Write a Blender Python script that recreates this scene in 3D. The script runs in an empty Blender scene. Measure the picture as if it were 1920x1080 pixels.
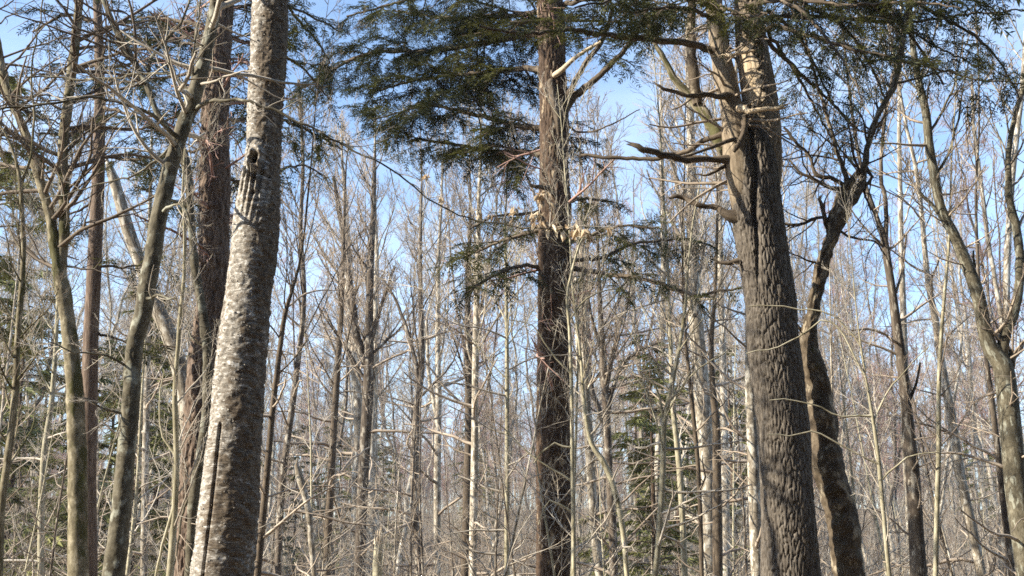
import bpy, math, random
import numpy as np
from mathutils import Vector, Matrix

# ---------------------------------------------------------------- camera, sky, sun, exposure
scene = bpy.context.scene
COL = scene.collection
F = 2317.0                                   # focal length in pixels of the 1920 wide photograph
PITCH = math.radians(13.9)
EYE = np.array([0.0, 0.0, 1.6])
cam_data = bpy.data.cameras.new('camera')
cam = bpy.data.objects.new('camera', cam_data)
COL.objects.link(cam)
cam.location = EYE
cam.rotation_euler = (math.pi / 2 + PITCH, 0, 0)
cam_data.sensor_width = 36
cam_data.lens = F / 1920 * 36
cam_data.clip_end = 3000
scene.camera = cam

SUN_EL = math.radians(31)
SUN_SIDE = math.radians(14)                  # how far the sun stands towards the viewer from due left
sun_to = Vector((-math.cos(SUN_SIDE) * math.cos(SUN_EL), -math.sin(SUN_SIDE) * math.cos(SUN_EL), math.sin(SUN_EL)))
world = bpy.data.worlds.new('World')
scene.world = world
world.use_nodes = True
wn = world.node_tree
bg = wn.nodes['Background']
sky = wn.nodes.new('ShaderNodeTexSky')
sky.sky_type = 'NISHITA'
sky.sun_disc = False
sky.sun_elevation = SUN_EL
sky.sun_rotation = math.atan2(sun_to.x, sun_to.y)
sky.altitude = 200
sky.air_density = 1.0
sky.dust_density = .4
sky.ozone_density = 2.2
# thin high haze streaks in the sky
tcw = wn.nodes.new('ShaderNodeTexCoord')
mpw = wn.nodes.new('ShaderNodeMapping')
mpw.inputs['Scale'].default_value = (2.2, 2.2, 7)
nzw = wn.nodes.new('ShaderNodeTexNoise')
nzw.inputs['Scale'].default_value = 1.6
nzw.inputs['Detail'].default_value = 6
rpw = wn.nodes.new('ShaderNodeValToRGB')
rpw.color_ramp.elements[0].position, rpw.color_ramp.elements[1].position = .42, .75
rpw.color_ramp.elements[1].color = (.42, .42, .42, 1)
mxw = wn.nodes.new('ShaderNodeMix')
mxw.data_type = 'RGBA'
mxw.inputs[7].default_value = (4.2, 4.9, 5.8, 1)
wn.links.new(tcw.outputs['Generated'], mpw.inputs[0])
wn.links.new(mpw.outputs[0], nzw.inputs['Vector'])
wn.links.new(nzw.outputs[0], rpw.inputs[0])
wn.links.new(rpw.outputs[0], mxw.inputs[0])
wn.links.new(sky.outputs[0], mxw.inputs[6])
wn.links.new(mxw.outputs[2], bg.inputs[0])
bg.inputs[1].default_value = 0.15
sun_data = bpy.data.lights.new('sun', 'SUN')
sun_data.energy = 5.0
sun_data.angle = math.radians(0.5)
sun_data.color = (1.0, 0.90, 0.74)
sun = bpy.data.objects.new('sun', sun_data)
COL.objects.link(sun)
sun.rotation_euler = sun_to.to_track_quat('Z', 'Y').to_euler()
scene.view_settings.view_transform = 'Standard'
scene.view_settings.look = 'None'
scene.view_settings.exposure = 1.1
scene.view_settings.gamma = 1.0
scene.view_settings.use_curve_mapping = False
scene.cycles.max_bounces = 4
scene.cycles.diffuse_bounces = 3
scene.cycles.use_denoising = False
scene.cycles.pixel_filter_type = 'BLACKMAN_HARRIS'
scene.cycles.filter_width = 1.6

RNG = np.random.default_rng(7)
UP = np.array([0, 0, 1.0])
CP, SP = math.cos(PITCH), math.sin(PITCH)


def at(x, y, d):
    """The point at depth d (metres ahead of the viewer) seen at pixel x, y."""
    u, v = (x - 960) / F, (540 - y) / F
    k = d / (CP - v * SP)
    return EYE + k * np.array([u, CP - v * SP, SP + v * CP])


def wide(w, d):
    return w / F * d * 1.03


# ---------------------------------------------------------------- noise
def _hash(ix, iy, iz, s=0):
    h = (ix * 374761393 + iy * 668265263 + iz * 2147483647 + s * 974634777) & 0xFFFFFFFF
    h = ((h ^ (h >> 13)) * 1274126177) & 0xFFFFFFFF
    h = ((h ^ (h >> 16)) * 2246822519) & 0xFFFFFFFF
    return ((h ^ (h >> 15)) & 0xFFFFFF) / float(0xFFFFFF)


def vnoise(p, s=0):
    i = np.floor(p).astype(np.int64)
    f = p - i
    f = f * f * (3 - 2 * f)
    r = 0
    for dx in (0, 1):
        for dy in (0, 1):
            for dz in (0, 1):
                w = (f[:, 0] if dx else 1 - f[:, 0]) * (f[:, 1] if dy else 1 - f[:, 1]) * (f[:, 2] if dz else 1 - f[:, 2])
                r = r + w * _hash(i[:, 0] + dx, i[:, 1] + dy, i[:, 2] + dz, s)
    return r * 2 - 1


def fbm(p, s=0, o=3):
    r, a = 0, 1.0
    for k in range(o):
        r = r + a * vnoise(p * 2 ** k, s + k)
        a *= 0.5
    return r


def edge_noise(p, s=0):
    """F2-F1 of cell noise: 0 at the joints between bark plates."""
    i = np.floor(p).astype(np.int64)
    d1 = np.full(len(p), 9.0)
    d2 = np.full(len(p), 9.0)
    for dx in (-1, 0, 1):
        for dy in (-1, 0, 1):
            for dz in (-1, 0, 1):
                c = i + (dx, dy, dz)
                q = np.stack([_hash(c[:, 0], c[:, 1], c[:, 2], s + k) for k in (1, 2, 3)], 1) + c
                d = np.linalg.norm(q - p, axis=1)
                n = d < d1
                d2 = np.where(n, d1, np.minimum(d2, d))
                d1 = np.where(n, d, d1)
    return d2 - d1, d1


# ---------------------------------------------------------------- mesh building
class Geo:
    def __init__(self):
        self.v, self.f4, self.f3, self.bk, self.n = [], [], [], [], 0

    def add(self, v, f4=None, f3=None, bk=None):
        if f4 is not None and len(f4):
            self.f4.append(np.asarray(f4) + self.n)
        if f3 is not None and len(f3):
            self.f3.append(np.asarray(f3) + self.n)
        self.v.append(v)
        self.bk.append(v if bk is None else bk)
        self.n += len(v)

    def tubes(self, P, R, k=3, cap=True):
        """P (B,n,3), R (B,n)"""
        if len(P) == 0:
            return
        B, n, _ = P.shape
        T = np.gradient(P, axis=1)
        T /= np.linalg.norm(T, axis=2, keepdims=True) + 1e-9
        m = T.mean(1)
        ref = np.where((np.abs(m[:, 2]) > 0.7)[:, None], np.array([1.0, 0, 0]), UP)[:, None, :]
        N = np.cross(T, ref)
        N /= np.linalg.norm(N, axis=2, keepdims=True) + 1e-9
        M = np.cross(T, N)
        a = np.arange(k) * 2 * np.pi / k
        ring = N[:, :, None, :] * np.cos(a)[:, None] + M[:, :, None, :] * np.sin(a)[:, None]
        V = P[:, :, None, :] + ring * R[:, :, None, None]
        L = np.concatenate([np.zeros((B, 1)), np.cumsum(np.linalg.norm(np.diff(P, axis=1), axis=2), 1)], 1)
        off = (np.arange(B) * 3.7)[:, None] + L
        rr = np.maximum(R[:, :1].mean(), 0.02)
        bk = np.stack([np.broadcast_to(np.cos(a) * rr, V.shape[:3]), np.broadcast_to(np.sin(a) * rr, V.shape[:3]),
                       np.broadcast_to(off[:, :, None], V.shape[:3])], 3)
        j = np.arange(k)
        b, i = np.meshgrid(np.arange(B), np.arange(n - 1), indexing='ij')
        base = ((b * n + i) * k)[:, :, None]
        f = np.stack([base + j, base + (j + 1) % k, base + k + (j + 1) % k, base + k + j], 3).reshape(-1, 4)
        self.add(V.reshape(-1, 3), f4=f, bk=bk.reshape(-1, 3))

    def blades(self, O, X, Y, tmpl, tf):
        """Copies of a small template (S,3) laid in frames O, X, Y (each (K,3)), X and Y scaled."""
        if len(O) == 0:
            return
        Z = np.cross(X, Y)
        Z /= np.linalg.norm(Z, axis=1, keepdims=True) + 1e-9
        sz = np.linalg.norm(X, axis=1)[:, None, None]
        V = O[:, None] + tmpl[None, :, :1] * X[:, None] + tmpl[None, :, 1:2] * Y[:, None] + tmpl[None, :, 2:] * Z[:, None] * sz
        S = len(tmpl)
        f = (tf[None] + (np.arange(len(O)) * S)[:, None, None]).reshape(-1, tf.shape[1])
        if tf.shape[1] == 4:
            self.add(V.reshape(-1, 3), f4=f)
        else:
            self.add(V.reshape(-1, 3), f3=f)

    def build(self, name, mat, parent=None, base=(0, 0, 0), smooth=True, kind=None):
        me = self.mesh(name, mat, base, smooth)
        o = bpy.data.objects.new(name, me)
        COL.objects.link(o)
        if parent is not None:
            o.parent = parent
        if kind:
            o['kind'] = kind
        return o

    def mesh(self, name, mat, base=(0, 0, 0), smooth=True):
        me = bpy.data.meshes.new(name)
        V = (np.concatenate(self.v) - np.asarray(base)).astype(np.float32)
        f4 = np.concatenate(self.f4) if self.f4 else np.zeros((0, 4), int)
        f3 = np.concatenate(self.f3) if self.f3 else np.zeros((0, 3), int)
        me.vertices.add(len(V))
        me.vertices.foreach_set('co', V.ravel())
        li = np.concatenate([f4.ravel(), f3.ravel()]).astype(np.int32)
        me.loops.add(len(li))
        me.loops.foreach_set('vertex_index', li)
        n4, n3 = len(f4), len(f3)
        st = np.concatenate([np.arange(n4) * 4, n4 * 4 + np.arange(n3) * 3]).astype(np.int32)
        me.polygons.add(n4 + n3)
        me.polygons.foreach_set('loop_start', st)
        me.polygons.foreach_set('use_smooth', np.full(n4 + n3, smooth))
        at_ = me.attributes.new('bark', 'FLOAT_VECTOR', 'POINT')
        at_.data.foreach_set('vector', np.concatenate(self.bk).astype(np.float32).ravel())
        me.materials.append(mat)
        me.update(calc_edges=True)
        return me


def spline(pts, step):
    """Catmull-Rom through pts (n,k), resampled about every step metres (first three columns are the place)."""
    p = np.asarray(pts, float)
    p = np.vstack([2 * p[0] - p[1], p, 2 * p[-1] - p[-2]])
    out = []
    for i in range(1, len(p) - 2):
        m = max(1, int(round(np.linalg.norm(p[i + 1, :3] - p[i, :3]) / step)))
        t = (np.arange(m) / m)[:, None]
        out.append(0.5 * (2 * p[i] + (p[i + 1] - p[i - 1]) * t + (2 * p[i - 1] - 5 * p[i] + 4 * p[i + 1] - p[i + 2]) * t ** 2
                          + (3 * p[i] - p[i - 1] - 3 * p[i + 1] + p[i + 2]) * t ** 3))
    out.append(p[-2:-1])
    return np.concatenate(out)


def resample(P, R, n):
    """Any polyline to exactly n points by arc length."""
    L = np.concatenate([[0], np.cumsum(np.linalg.norm(np.diff(P, axis=0), axis=1))])
    s = np.linspace(0, L[-1], n)
    return np.stack([np.interp(s, L, P[:, k]) for k in range(3)], 1), np.interp(s, L, R)


def grow(P, R, cnt, t0, t1, length, ang, n, up=0.1, wob=0.12, rf=0.55, rmin=0.003, rng=RNG, flat=None, lt=0.6, side=None):
    """cnt children on each of the branches P (B,m,3); length = share of the parent's length (or metres when negative)."""
    B, m, _ = P.shape
    if B == 0:
        return np.zeros((0, n, 3)), np.zeros((0, n))
    t = (t0 + (t1 - t0) * (np.arange(cnt)[None] + rng.random((B, cnt))) / cnt).ravel()
    b = np.repeat(np.arange(B), cnt)
    x = t * (m - 1)
    i = np.minimum(x.astype(int), m - 2)
    fr = (x - i)[:, None]
    o = P[b, i] * (1 - fr) + P[b, i + 1] * fr
    r0 = R[b, i] * (1 - fr[:, 0]) + R[b, i + 1] * fr[:, 0]
    T = P[b, i + 1] - P[b, i]
    T /= np.linalg.norm(T, axis=1, keepdims=True) + 1e-9
    if flat is None:
        N = rng.normal(size=T.shape)
    else:                                           # children to both sides in a near level plane
        s = np.where(np.arange(len(b)) % 2 == 0, 1.0, -1.0)[:, None]
        N = np.cross(T, UP) * s + rng.normal(size=T.shape) * flat
    N -= (N * T).sum(1, keepdims=True) * T
    N /= np.linalg.norm(N, axis=1, keepdims=True) + 1e-9
    a = np.radians(ang) * (0.75 + 0.5 * rng.random(len(b)))[:, None]
    d = np.cos(a) * T + np.sin(a) * N
    LP = np.linalg.norm(np.diff(P, axis=1), axis=2).sum(1)[b]
    if length > 0:
        L = LP * length * (1 - lt * t) * (0.5 + 0.9 * rng.random(len(b)))
    else:
        L = -length * (1 - lt * t) * (0.5 + 0.9 * rng.random(len(b)))
    Q = np.zeros((len(b), n, 3))
    Q[:, 0] = o
    for k in range(1, n):
        d = d + up * UP + rng.normal(size=d.shape) * wob
        d /= np.linalg.norm(d, axis=1, keepdims=True)
        Q[:, k] = Q[:, k - 1] + d * (L / (n - 1))[:, None]
    rr = np.maximum(np.minimum(r0 * rf, L * 0.02 + 0.002), rmin)
    Rr = rr[:, None] * np.linspace(1, 0.35, n)[None]
    return Q, np.maximum(Rr, rmin * 0.6)


# ---------------------------------------------------------------- materials
def new_mat(name):
    m = bpy.data.materials.new(name)
    m.use_nodes = True
    nt = m.node_tree
    b = nt.nodes['Principled BSDF']
    b.inputs['Roughness'].default_value = 0.85
    b.inputs['Specular IOR Level'].default_value = 0.2
    return m, nt, b


def ramp(nt, fac, stops):
    r = nt.nodes.new('ShaderNodeValToRGB')
    e = r.color_ramp.elements
    while len(e) < len(stops):
        e.new(0.5)
    for i, (p, c) in enumerate(stops):
        e[i].position = p
        e[i].color = (*c, 1)
    nt.links.new(fac, r.inputs[0])
    return r.outputs[0]


def mix(nt, fac, a, b, mode='MIX'):
    x = nt.nodes.new('ShaderNodeMix')
    x.data_type = 'RGBA'
    x.blend_type = mode
    for s, v in ((x.inputs[0], fac), (x.inputs[6], a), (x.inputs[7], b)):
        if hasattr(v, 'links'):
            nt.links.new(v, s)
        elif isinstance(v, tuple):
            s.default_value = (*v, 1)
        else:
            s.default_value = v
    return x.outputs[2]


def noise(nt, vec, sc, detail=4, rough=0.6, dist=0.0):
    n = nt.nodes.new('ShaderNodeTexNoise')
    n.inputs['Scale'].default_value = sc
    n.inputs['Detail'].default_value = detail
    n.inputs['Roughness'].default_value = rough
    n.inputs['Distortion'].default_value = dist
    nt.links.new(vec, n.inputs['Vector'])
    return n.outputs[0]


def mapped(nt, vec, sc):
    mp = nt.nodes.new('ShaderNodeMapping')
    mp.inputs['Scale'].default_value = sc
    nt.links.new(vec, mp.inputs['Vector'])
    return mp.outputs[0]


def bark(name, dark, mid, light, grain=(14, 14, 3), patch=None, patch_amt=0.5, moss=None, moss_amt=0.5, bump=0.5,
         patch_scale=(3, 3, 2), moss_scale=(4, 4, 1.5), vary=0.35, fine=(60, 60, 20)):
    m, nt, b = new_mat(name)
    a = nt.nodes.new('ShaderNodeAttribute')
    a.attribute_name = 'bark'
    info = nt.nodes.new('ShaderNodeObjectInfo')
    add = nt.nodes.new('ShaderNodeVectorMath')
    add.operation = 'ADD'
    mul = nt.nodes.new('ShaderNodeMath')
    mul.operation = 'MULTIPLY'
    mul.inputs[1].default_value = 50
    nt.links.new(info.outputs['Random'], mul.inputs[0])
    nt.links.new(a.outputs['Vector'], add.inputs[0])
    nt.links.new(mul.outputs[0], add.inputs[1])
    vec = add.outputs[0]
    n1 = noise(nt, mapped(nt, vec, grain), 1.0, 5, 0.65, 0.4)
    c = ramp(nt, n1, [(0.3, dark), (0.5, mid), (0.72, light)])
    n2 = noise(nt, mapped(nt, vec, fine), 1.0, 3)
    c = mix(nt, 0.45, c, ramp(nt, n2, [(0.35, (0.45, 0.43, 0.4)), (0.65, (1.35, 1.35, 1.35))]), 'MULTIPLY')
    if patch:
        pn = noise(nt, mapped(nt, vec, patch_scale), 1.0, 5, 0.62)
        c = mix(nt, ramp(nt, pn, [(0.66 - 0.3 * patch_amt, (0, 0, 0)), (0.72 - 0.3 * patch_amt, (1, 1, 1))]), c, patch)
    if moss:
        mn = noise(nt, mapped(nt, vec, moss_scale), 1.0, 6, 0.7)
        c = mix(nt, ramp(nt, mn, [(0.68 - 0.3 * moss_amt, (0, 0, 0)), (0.78 - 0.3 * moss_amt, (1, 1, 1))]), c, moss)
    if vary:
        mr = nt.nodes.new('ShaderNodeMapRange')
        mr.inputs[3].default_value = 1 - vary
        mr.inputs[4].default_value = 1 + vary * 0.6
        nt.links.new(info.outputs['Random'], mr.inputs[0])
        h = nt.nodes.new('ShaderNodeHueSaturation')
        nt.links.new(c, h.inputs['Color'])
        nt.links.new(mr.outputs[0], h.inputs['Value'])
        c = h.outputs[0]
    nt.links.new(c, b.inputs['Base Color'])
    if bump:
        bp = nt.nodes.new('ShaderNodeBump')
        bp.inputs['Strength'].default_value = bump
        bp.inputs['Distance'].default_value = 0.012
        nt.links.new(n1, bp.inputs['Height'])
        nt.links.new(bp.outputs[0], b.inputs['Normal'])
    return m


M = {}
M['furrowed'] = bark('furrowed_grey_brown_bark', (.062, .052, .043), (.13, .112, .092), (.22, .197, .165), grain=(60, 60, 8), moss=(.09, .10, .035), moss_amt=.12, vary=0)
M['red'] = bark('red_brown_bark', (.08, .055, .042), (.17, .125, .095), (.29, .225, .175), grain=(26, 26, 5), vary=.1)
M['dark'] = bark('dark_hemlock_bark', (.036, .024, .016), (.078, .052, .036), (.17, .118, .078), grain=(26, 26, 5), patch=(.36, .29, .20), patch_amt=.24, patch_scale=(13, 13, 5), vary=0)  # pale patches: lichen plus sun flecks painted into the bark
def birch_bark():
    m, nt, b = new_mat('yellow_birch_bark')
    a = nt.nodes.new('ShaderNodeAttribute')
    a.attribute_name = 'bark'
    v = a.outputs['Vector']
    sep = nt.nodes.new('ShaderNodeSeparateXYZ')
    nt.links.new(v, sep.inputs[0])
    base = ramp(nt, noise(nt, mapped(nt, v, (22, 22, 44)), 1, 8, .8, .3), [(.34, (.13, .115, .095)), (.45, (.25, .225, .19)), (.54, (.39, .365, .32)), (.60, (.82, .80, .76))])
    len_ = noise(nt, mapped(nt, v, (22, 22, 150)), 1, 3, .6, .3)
    base = mix(nt, ramp(nt, len_, [(.56, (0, 0, 0)), (.64, (.75, .75, .75))]), base, (.13, .10, .075))
    # scaly brown plates crowd the right; sunlight is painted in as a paler left
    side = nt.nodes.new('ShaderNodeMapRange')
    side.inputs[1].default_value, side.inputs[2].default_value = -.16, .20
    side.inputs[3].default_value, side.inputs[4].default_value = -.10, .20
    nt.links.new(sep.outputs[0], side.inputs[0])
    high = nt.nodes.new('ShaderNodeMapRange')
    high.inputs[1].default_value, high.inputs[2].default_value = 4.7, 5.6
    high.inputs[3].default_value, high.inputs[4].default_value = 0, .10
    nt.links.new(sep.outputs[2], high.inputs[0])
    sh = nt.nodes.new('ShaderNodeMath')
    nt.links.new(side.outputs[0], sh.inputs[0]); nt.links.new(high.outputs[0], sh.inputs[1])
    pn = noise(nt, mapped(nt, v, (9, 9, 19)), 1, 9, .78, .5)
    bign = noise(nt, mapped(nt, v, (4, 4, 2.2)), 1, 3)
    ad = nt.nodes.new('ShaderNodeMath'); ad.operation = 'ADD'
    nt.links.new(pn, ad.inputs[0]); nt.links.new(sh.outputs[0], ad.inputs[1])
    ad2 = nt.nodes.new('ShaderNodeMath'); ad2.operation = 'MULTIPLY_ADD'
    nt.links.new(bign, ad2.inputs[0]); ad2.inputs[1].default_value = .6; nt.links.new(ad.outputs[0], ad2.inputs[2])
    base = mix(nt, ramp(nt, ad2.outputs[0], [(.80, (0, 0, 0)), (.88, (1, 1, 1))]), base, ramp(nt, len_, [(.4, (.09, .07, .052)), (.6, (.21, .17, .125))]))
    mo = noise(nt, mapped(nt, v, (9, 9, 6)), 1, 6, .7)
    mp = noise(nt, mapped(nt, v, (1.5, 1.5, 1.1)), 1, 2)
    mm = nt.nodes.new('ShaderNodeMath'); mm.operation = 'ADD'
    nt.links.new(mo, mm.inputs[0]); nt.links.new(mp, mm.inputs[1])
    base = mix(nt, ramp(nt, mm.outputs[0], [(1.12, (0, 0, 0)), (1.20, (.8, .8, .8))]), base, (.15, .14, .03))
    nt.links.new(base, b.inputs['Base Color'])
    bp = nt.nodes.new('ShaderNodeBump')
    bp.inputs['Strength'].default_value = .6
    bp.inputs['Distance'].default_value = .012
    nt.links.new(pn, bp.inputs['Height'])
    nt.links.new(bp.outputs[0], b.inputs['Normal'])
    return m


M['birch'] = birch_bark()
M['smooth'] = bark('smooth_grey_bark', (.06, .052, .035), (.135, .12, .085), (.23, .21, .155), grain=(14, 14, 9), patch=(.31, .31, .25), patch_amt=.36,
                   patch_scale=(12, 12, 7), moss=(.10, .10, .03), moss_amt=.1, vary=.15, fine=(40, 40, 30))
M['mossy'] = bark('mossy_bark', (.09, .075, .045), (.23, .20, .13), (.50, .45, .33), grain=(16, 16, 8), patch=(.09, .085, .035), patch_amt=.45,
                  patch_scale=(7, 7, 2.5), moss=(.12, .125, .025), moss_amt=.22, vary=.15)
M['rough'] = bark('rough_dark_mossy_bark', (.05, .038, .026), (.11, .085, .058), (.21, .17, .12), grain=(14, 14, 8), patch=(.34, .29, .21), patch_amt=.36,
                  patch_scale=(12, 12, 7), moss=(.085, .09, .03), moss_amt=.2, vary=.1)
M['maple'] = bark('pale_mottled_bark', (.10, .08, .06), (.30, .26, .20), (.55, .50, .41), grain=(12, 12, 6), patch=(.64, .60, .51), patch_amt=.45,
                  patch_scale=(9, 9, 5), vary=.3, bump=.4)
M['brown'] = bark('brown_grey_bark', (.06, .046, .036), (.13, .105, .082), (.26, .22, .17), grain=(10, 10, 3), patch=(.44, .40, .33), patch_amt=.34,
                  patch_scale=(9, 9, 5), vary=.3, bump=.4)
M['pale'] = bark('pale_sapling_bark', (.26, .23, .15), (.42, .385, .27), (.56, .53, .41), grain=(12, 12, 4), patch=(.16, .14, .08), patch_amt=.25, patch_scale=(10, 10, 4), vary=.2, bump=0)
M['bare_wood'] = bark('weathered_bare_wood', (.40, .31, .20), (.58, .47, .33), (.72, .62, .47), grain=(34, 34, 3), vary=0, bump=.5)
M['dead_limb'] = bark('dead_limb_bark', (.055, .042, .03), (.12, .095, .07), (.22, .175, .125), grain=(20, 20, 5), vary=.1)


def plain(name, stops, sc=(1.5, 1.5, 1.5), rough=.85, vary=.2, translucent=0.0):
    m, nt, b = new_mat(name)
    tc = nt.nodes.new('ShaderNodeNewGeometry')
    n1 = noise(nt, mapped(nt, tc.outputs['Position'], sc), 1.0, 3)
    c = ramp(nt, n1, stops)
    info = nt.nodes.new('ShaderNodeObjectInfo')
    mr = nt.nodes.new('ShaderNodeMapRange')
    mr.inputs[3].default_value = 1 - vary
    mr.inputs[4].default_value = 1 + vary
    nt.links.new(info.outputs['Random'], mr.inputs[0])
    h = nt.nodes.new('ShaderNodeHueSaturation')
    nt.links.new(c, h.inputs['Color'])
    nt.links.new(mr.outputs[0], h.inputs['Value'])
    nt.links.new(h.outputs[0], b.inputs['Base Color'])
    b.inputs['Roughness'].default_value = rough
    if translucent:
        t = nt.nodes.new('ShaderNodeBsdfTranslucent')
        nt.links.new(h.outputs[0], t.inputs[0])
        x = nt.nodes.new('ShaderNodeMixShader')
        x.inputs[0].default_value = translucent
        nt.links.new(b.outputs[0], x.inputs[1])
        nt.links.new(t.outputs[0], x.inputs[2])
        nt.links.new(x.outputs[0], nt.nodes['Material Output'].inputs[0])
    return m


M['twig'] = plain('grey_brown_twigs', [(.35, (.25, .20, .155)), (.65, (.46, .39, .31))], (.8, .8, .8), vary=.25)
M['twig_pale'] = plain('pale_twigs', [(.3, (.34, .30, .245)), (.7, (.56, .51, .43))], (.8, .8, .8), vary=.25)
M['twig_red'] = plain('reddish_twigs', [(.35, (.27, .16, .135)), (.65, (.42, .28, .235))], (.3, .3, .3), vary=.15)
M['twig_mid'] = plain('brown_twigs', [(.35, (.10, .078, .06)), (.65, (.24, .20, .155))], (1.5, 1.5, 1.5), vary=.2)
M['twig_dark'] = plain('dark_twigs', [(.35, (.06, .045, .035)), (.65, (.15, .12, .09))], (1.5, 1.5, 1.5), vary=.2)
M['needle'] = plain('hemlock_needles', [(.3, (.026, .034, .016)), (.48, (.045, .053, .021)), (.66, (.14, .14, .035))], (1.3, 1.3, 1.3), rough=.6, vary=.1, translucent=.25)  # last stop: sunlit tips painted into the needle colour
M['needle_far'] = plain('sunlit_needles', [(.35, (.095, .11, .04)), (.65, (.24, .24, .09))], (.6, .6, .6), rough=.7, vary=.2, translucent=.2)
M['leaf'] = plain('dry_beech_leaf', [(.3, (.50, .34, .20)), (.45, (.70, .56, .38)), (.65, (.82, .74, .58))], (6, 6, 6), rough=.6, vary=.25, translucent=.35)


# ---------------------------------------------------------------- helpers for things
def thing(name, label, cat, loc, group=None):
    o = bpy.data.objects.new(name, None)
    COL.objects.link(o)
    o.location = loc
    o.empty_display_size = 0.2
    o['label'] = label
    o['category'] = cat
    if group:
        o['group'] = group
    return o


def ground_z(x, y):
    x, y = np.asarray(x, float), np.asarray(y, float)
    u = np.clip((y - 35) / 130, 0, 1)
    rise = 11.0 * u * u * (3 - 2 * u) * (0.85 + .25 * np.sin(x * .021 + 1))
    return 0.25 * np.sin(x * 0.11 + 1.3) * np.sin(y * 0.09) + 0.12 * np.sin(x * 0.31 + y * 0.23) - 0.1 + rise


def path(pts, d, step=0.1):
    """Pixel points (x, y, width[, depth offset]) at depth d -> world P, R."""
    rows = []
    for p in pts:
        dd = d + (p[3] if len(p) > 3 else 0)
        rows.append([*at(p[0], p[1], dd), wide(p[2], dd) / 2])
    s = spline(rows, step)
    return s[:, :3], np.maximum(s[:, 3], 0.0015)


def to_ground(P, R, flare=1.25, lean=0.5):
    """Carry a trunk from its first point down into the ground."""
    d = P[0] - P[min(6, len(P) - 1)]
    d = d / abs(d[2] + 1e-9) * 1.0
    h = P[0, 2] - ground_z(P[0, 0], P[0, 1]) + 0.25
    n = max(3, int(h / 0.15))
    t = np.linspace(1, 0, n, endpoint=False)[:, None]
    Q = P[0] + np.concatenate([d[:2] * lean, [-1.0]])[None] * h * t
    Q[:, :2] = P[0, :2] + d[:2] * lean * h * (t - 0.35 * t ** 2)
    r = R[0] * (1 + (flare - 1) * t[:, 0] ** 0.8 + 0.5 * np.maximum(t[:, 0] - 0.75, 0))
    return np.vstack([Q, P]), np.concatenate([r, R])


def to_top(P, R, height, rng, tip=0.25):
    """Carry a trunk on above its last point up to a height."""
    h = height - P[-1, 2]
    if h < 0.5:
        return P, R
    d = P[-1] - P[-min(8, len(P))]
    d /= np.linalg.norm(d)
    n = max(4, int(h / 0.5))
    Q, q = [], P[-1].copy()
    for i in range(n):
        d = d + 0.05 * UP + rng.normal(size=3) * 0.035
        d /= np.linalg.norm(d)
        q = q + d * h / n
        Q.append(q)
    r = R[-1] * np.linspace(1, tip, n + 1)[1:]
    return np.vstack([P, Q]), np.concatenate([R, r])


def hero_trunk(P, R, k, style, seed=0, extra=None):
    """A dense trunk skin with real bark relief. P,R already dense."""
    n = len(P)
    T = np.gradient(P, axis=0)
    T /= np.linalg.norm(T, axis=1, keepdims=True)
    X = np.cross(np.array([0, 1.0, 0]), T)
    X /= np.linalg.norm(X, axis=1, keepdims=True)
    Y = np.cross(T, X)
    a = np.arange(k) * 2 * np.pi / k
    L = np.concatenate([[0], np.cumsum(np.linalg.norm(np.diff(P, axis=0), axis=1))])
    rm = R.mean()
    c = np.stack([np.broadcast_to(np.cos(a) * rm, (n, k)), np.broadcast_to(np.sin(a) * rm, (n, k)), np.broadcast_to(L[:, None], (n, k))], 2).reshape(-1, 3)
    big = fbm(c * (4, 4, 1.6), seed, 2)
    disp = big * 0.035 * rm * 2
    if style == 'furrow':
        q = c * (36, 36, 6.5) + np.stack([vnoise(c * (16, 16, 7), seed + 9)] * 3, 1) * 0.6
        e, f1 = edge_noise(q, seed)
        disp += 0.021 * np.clip(e * 5.5, 0, 1) ** .8 - 0.018 + 0.004 * fbm(c * (60, 60, 25), seed + 5, 2)
    elif style == 'plate':
        q = c * (24, 24, 6.0) + np.stack([vnoise(c * (20, 20, 10), seed + 9)] * 3, 1) * 0.6
        e, f1 = edge_noise(q, seed)
        disp += 0.020 * np.clip(e * 3.6, 0, 1) - 0.016 + 0.005 * fbm(c * (50, 50, 30), seed + 5, 2)
    elif style == 'birch':
        disp += 0.007 * fbm(c * (7, 7, 3.5), seed + 2, 3)
        s = fbm(c * (30, 30, 40), seed + 3, 3)
        disp += 0.0030 * np.clip(s * 2.2, -1, 1) * (1 + 1.2 * np.clip(c[:, 0] * 9, 0, 1))
    elif style == 'smooth':
        disp += 0.006 * fbm(c * (14, 14, 9), seed + 2, 3)
        g = vnoise(c * (6, 6, 3), seed + 4)
        disp += 0.030 * np.clip(g - 0.4, 0, 1)
    elif style == 'lumpy':
        disp += 0.030 * fbm(c * (7, 7, 5), seed + 2, 3) + 0.008 * fbm(c * (30, 30, 22), seed + 3, 2)
    rr = (np.repeat(R, k) + disp)
    V = np.repeat(P, k, 0) + (np.tile(np.cos(a), n)[:, None] * np.repeat(X, k, 0) + np.tile(np.sin(a), n)[:, None] * np.repeat(Y, k, 0)) * rr[:, None]
    if extra is not None:
        V = extra(V, c)
    i, j = np.meshgrid(np.arange(n - 1), np.arange(k), indexing='ij')
    f = np.stack([i * k + j, i * k + (j + 1) % k, (i + 1) * k + (j + 1) % k, (i + 1) * k + j], 2).reshape(-1, 4)
    g = Geo()
    g.add(V, f4=f, bk=c)
    return g, V


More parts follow.
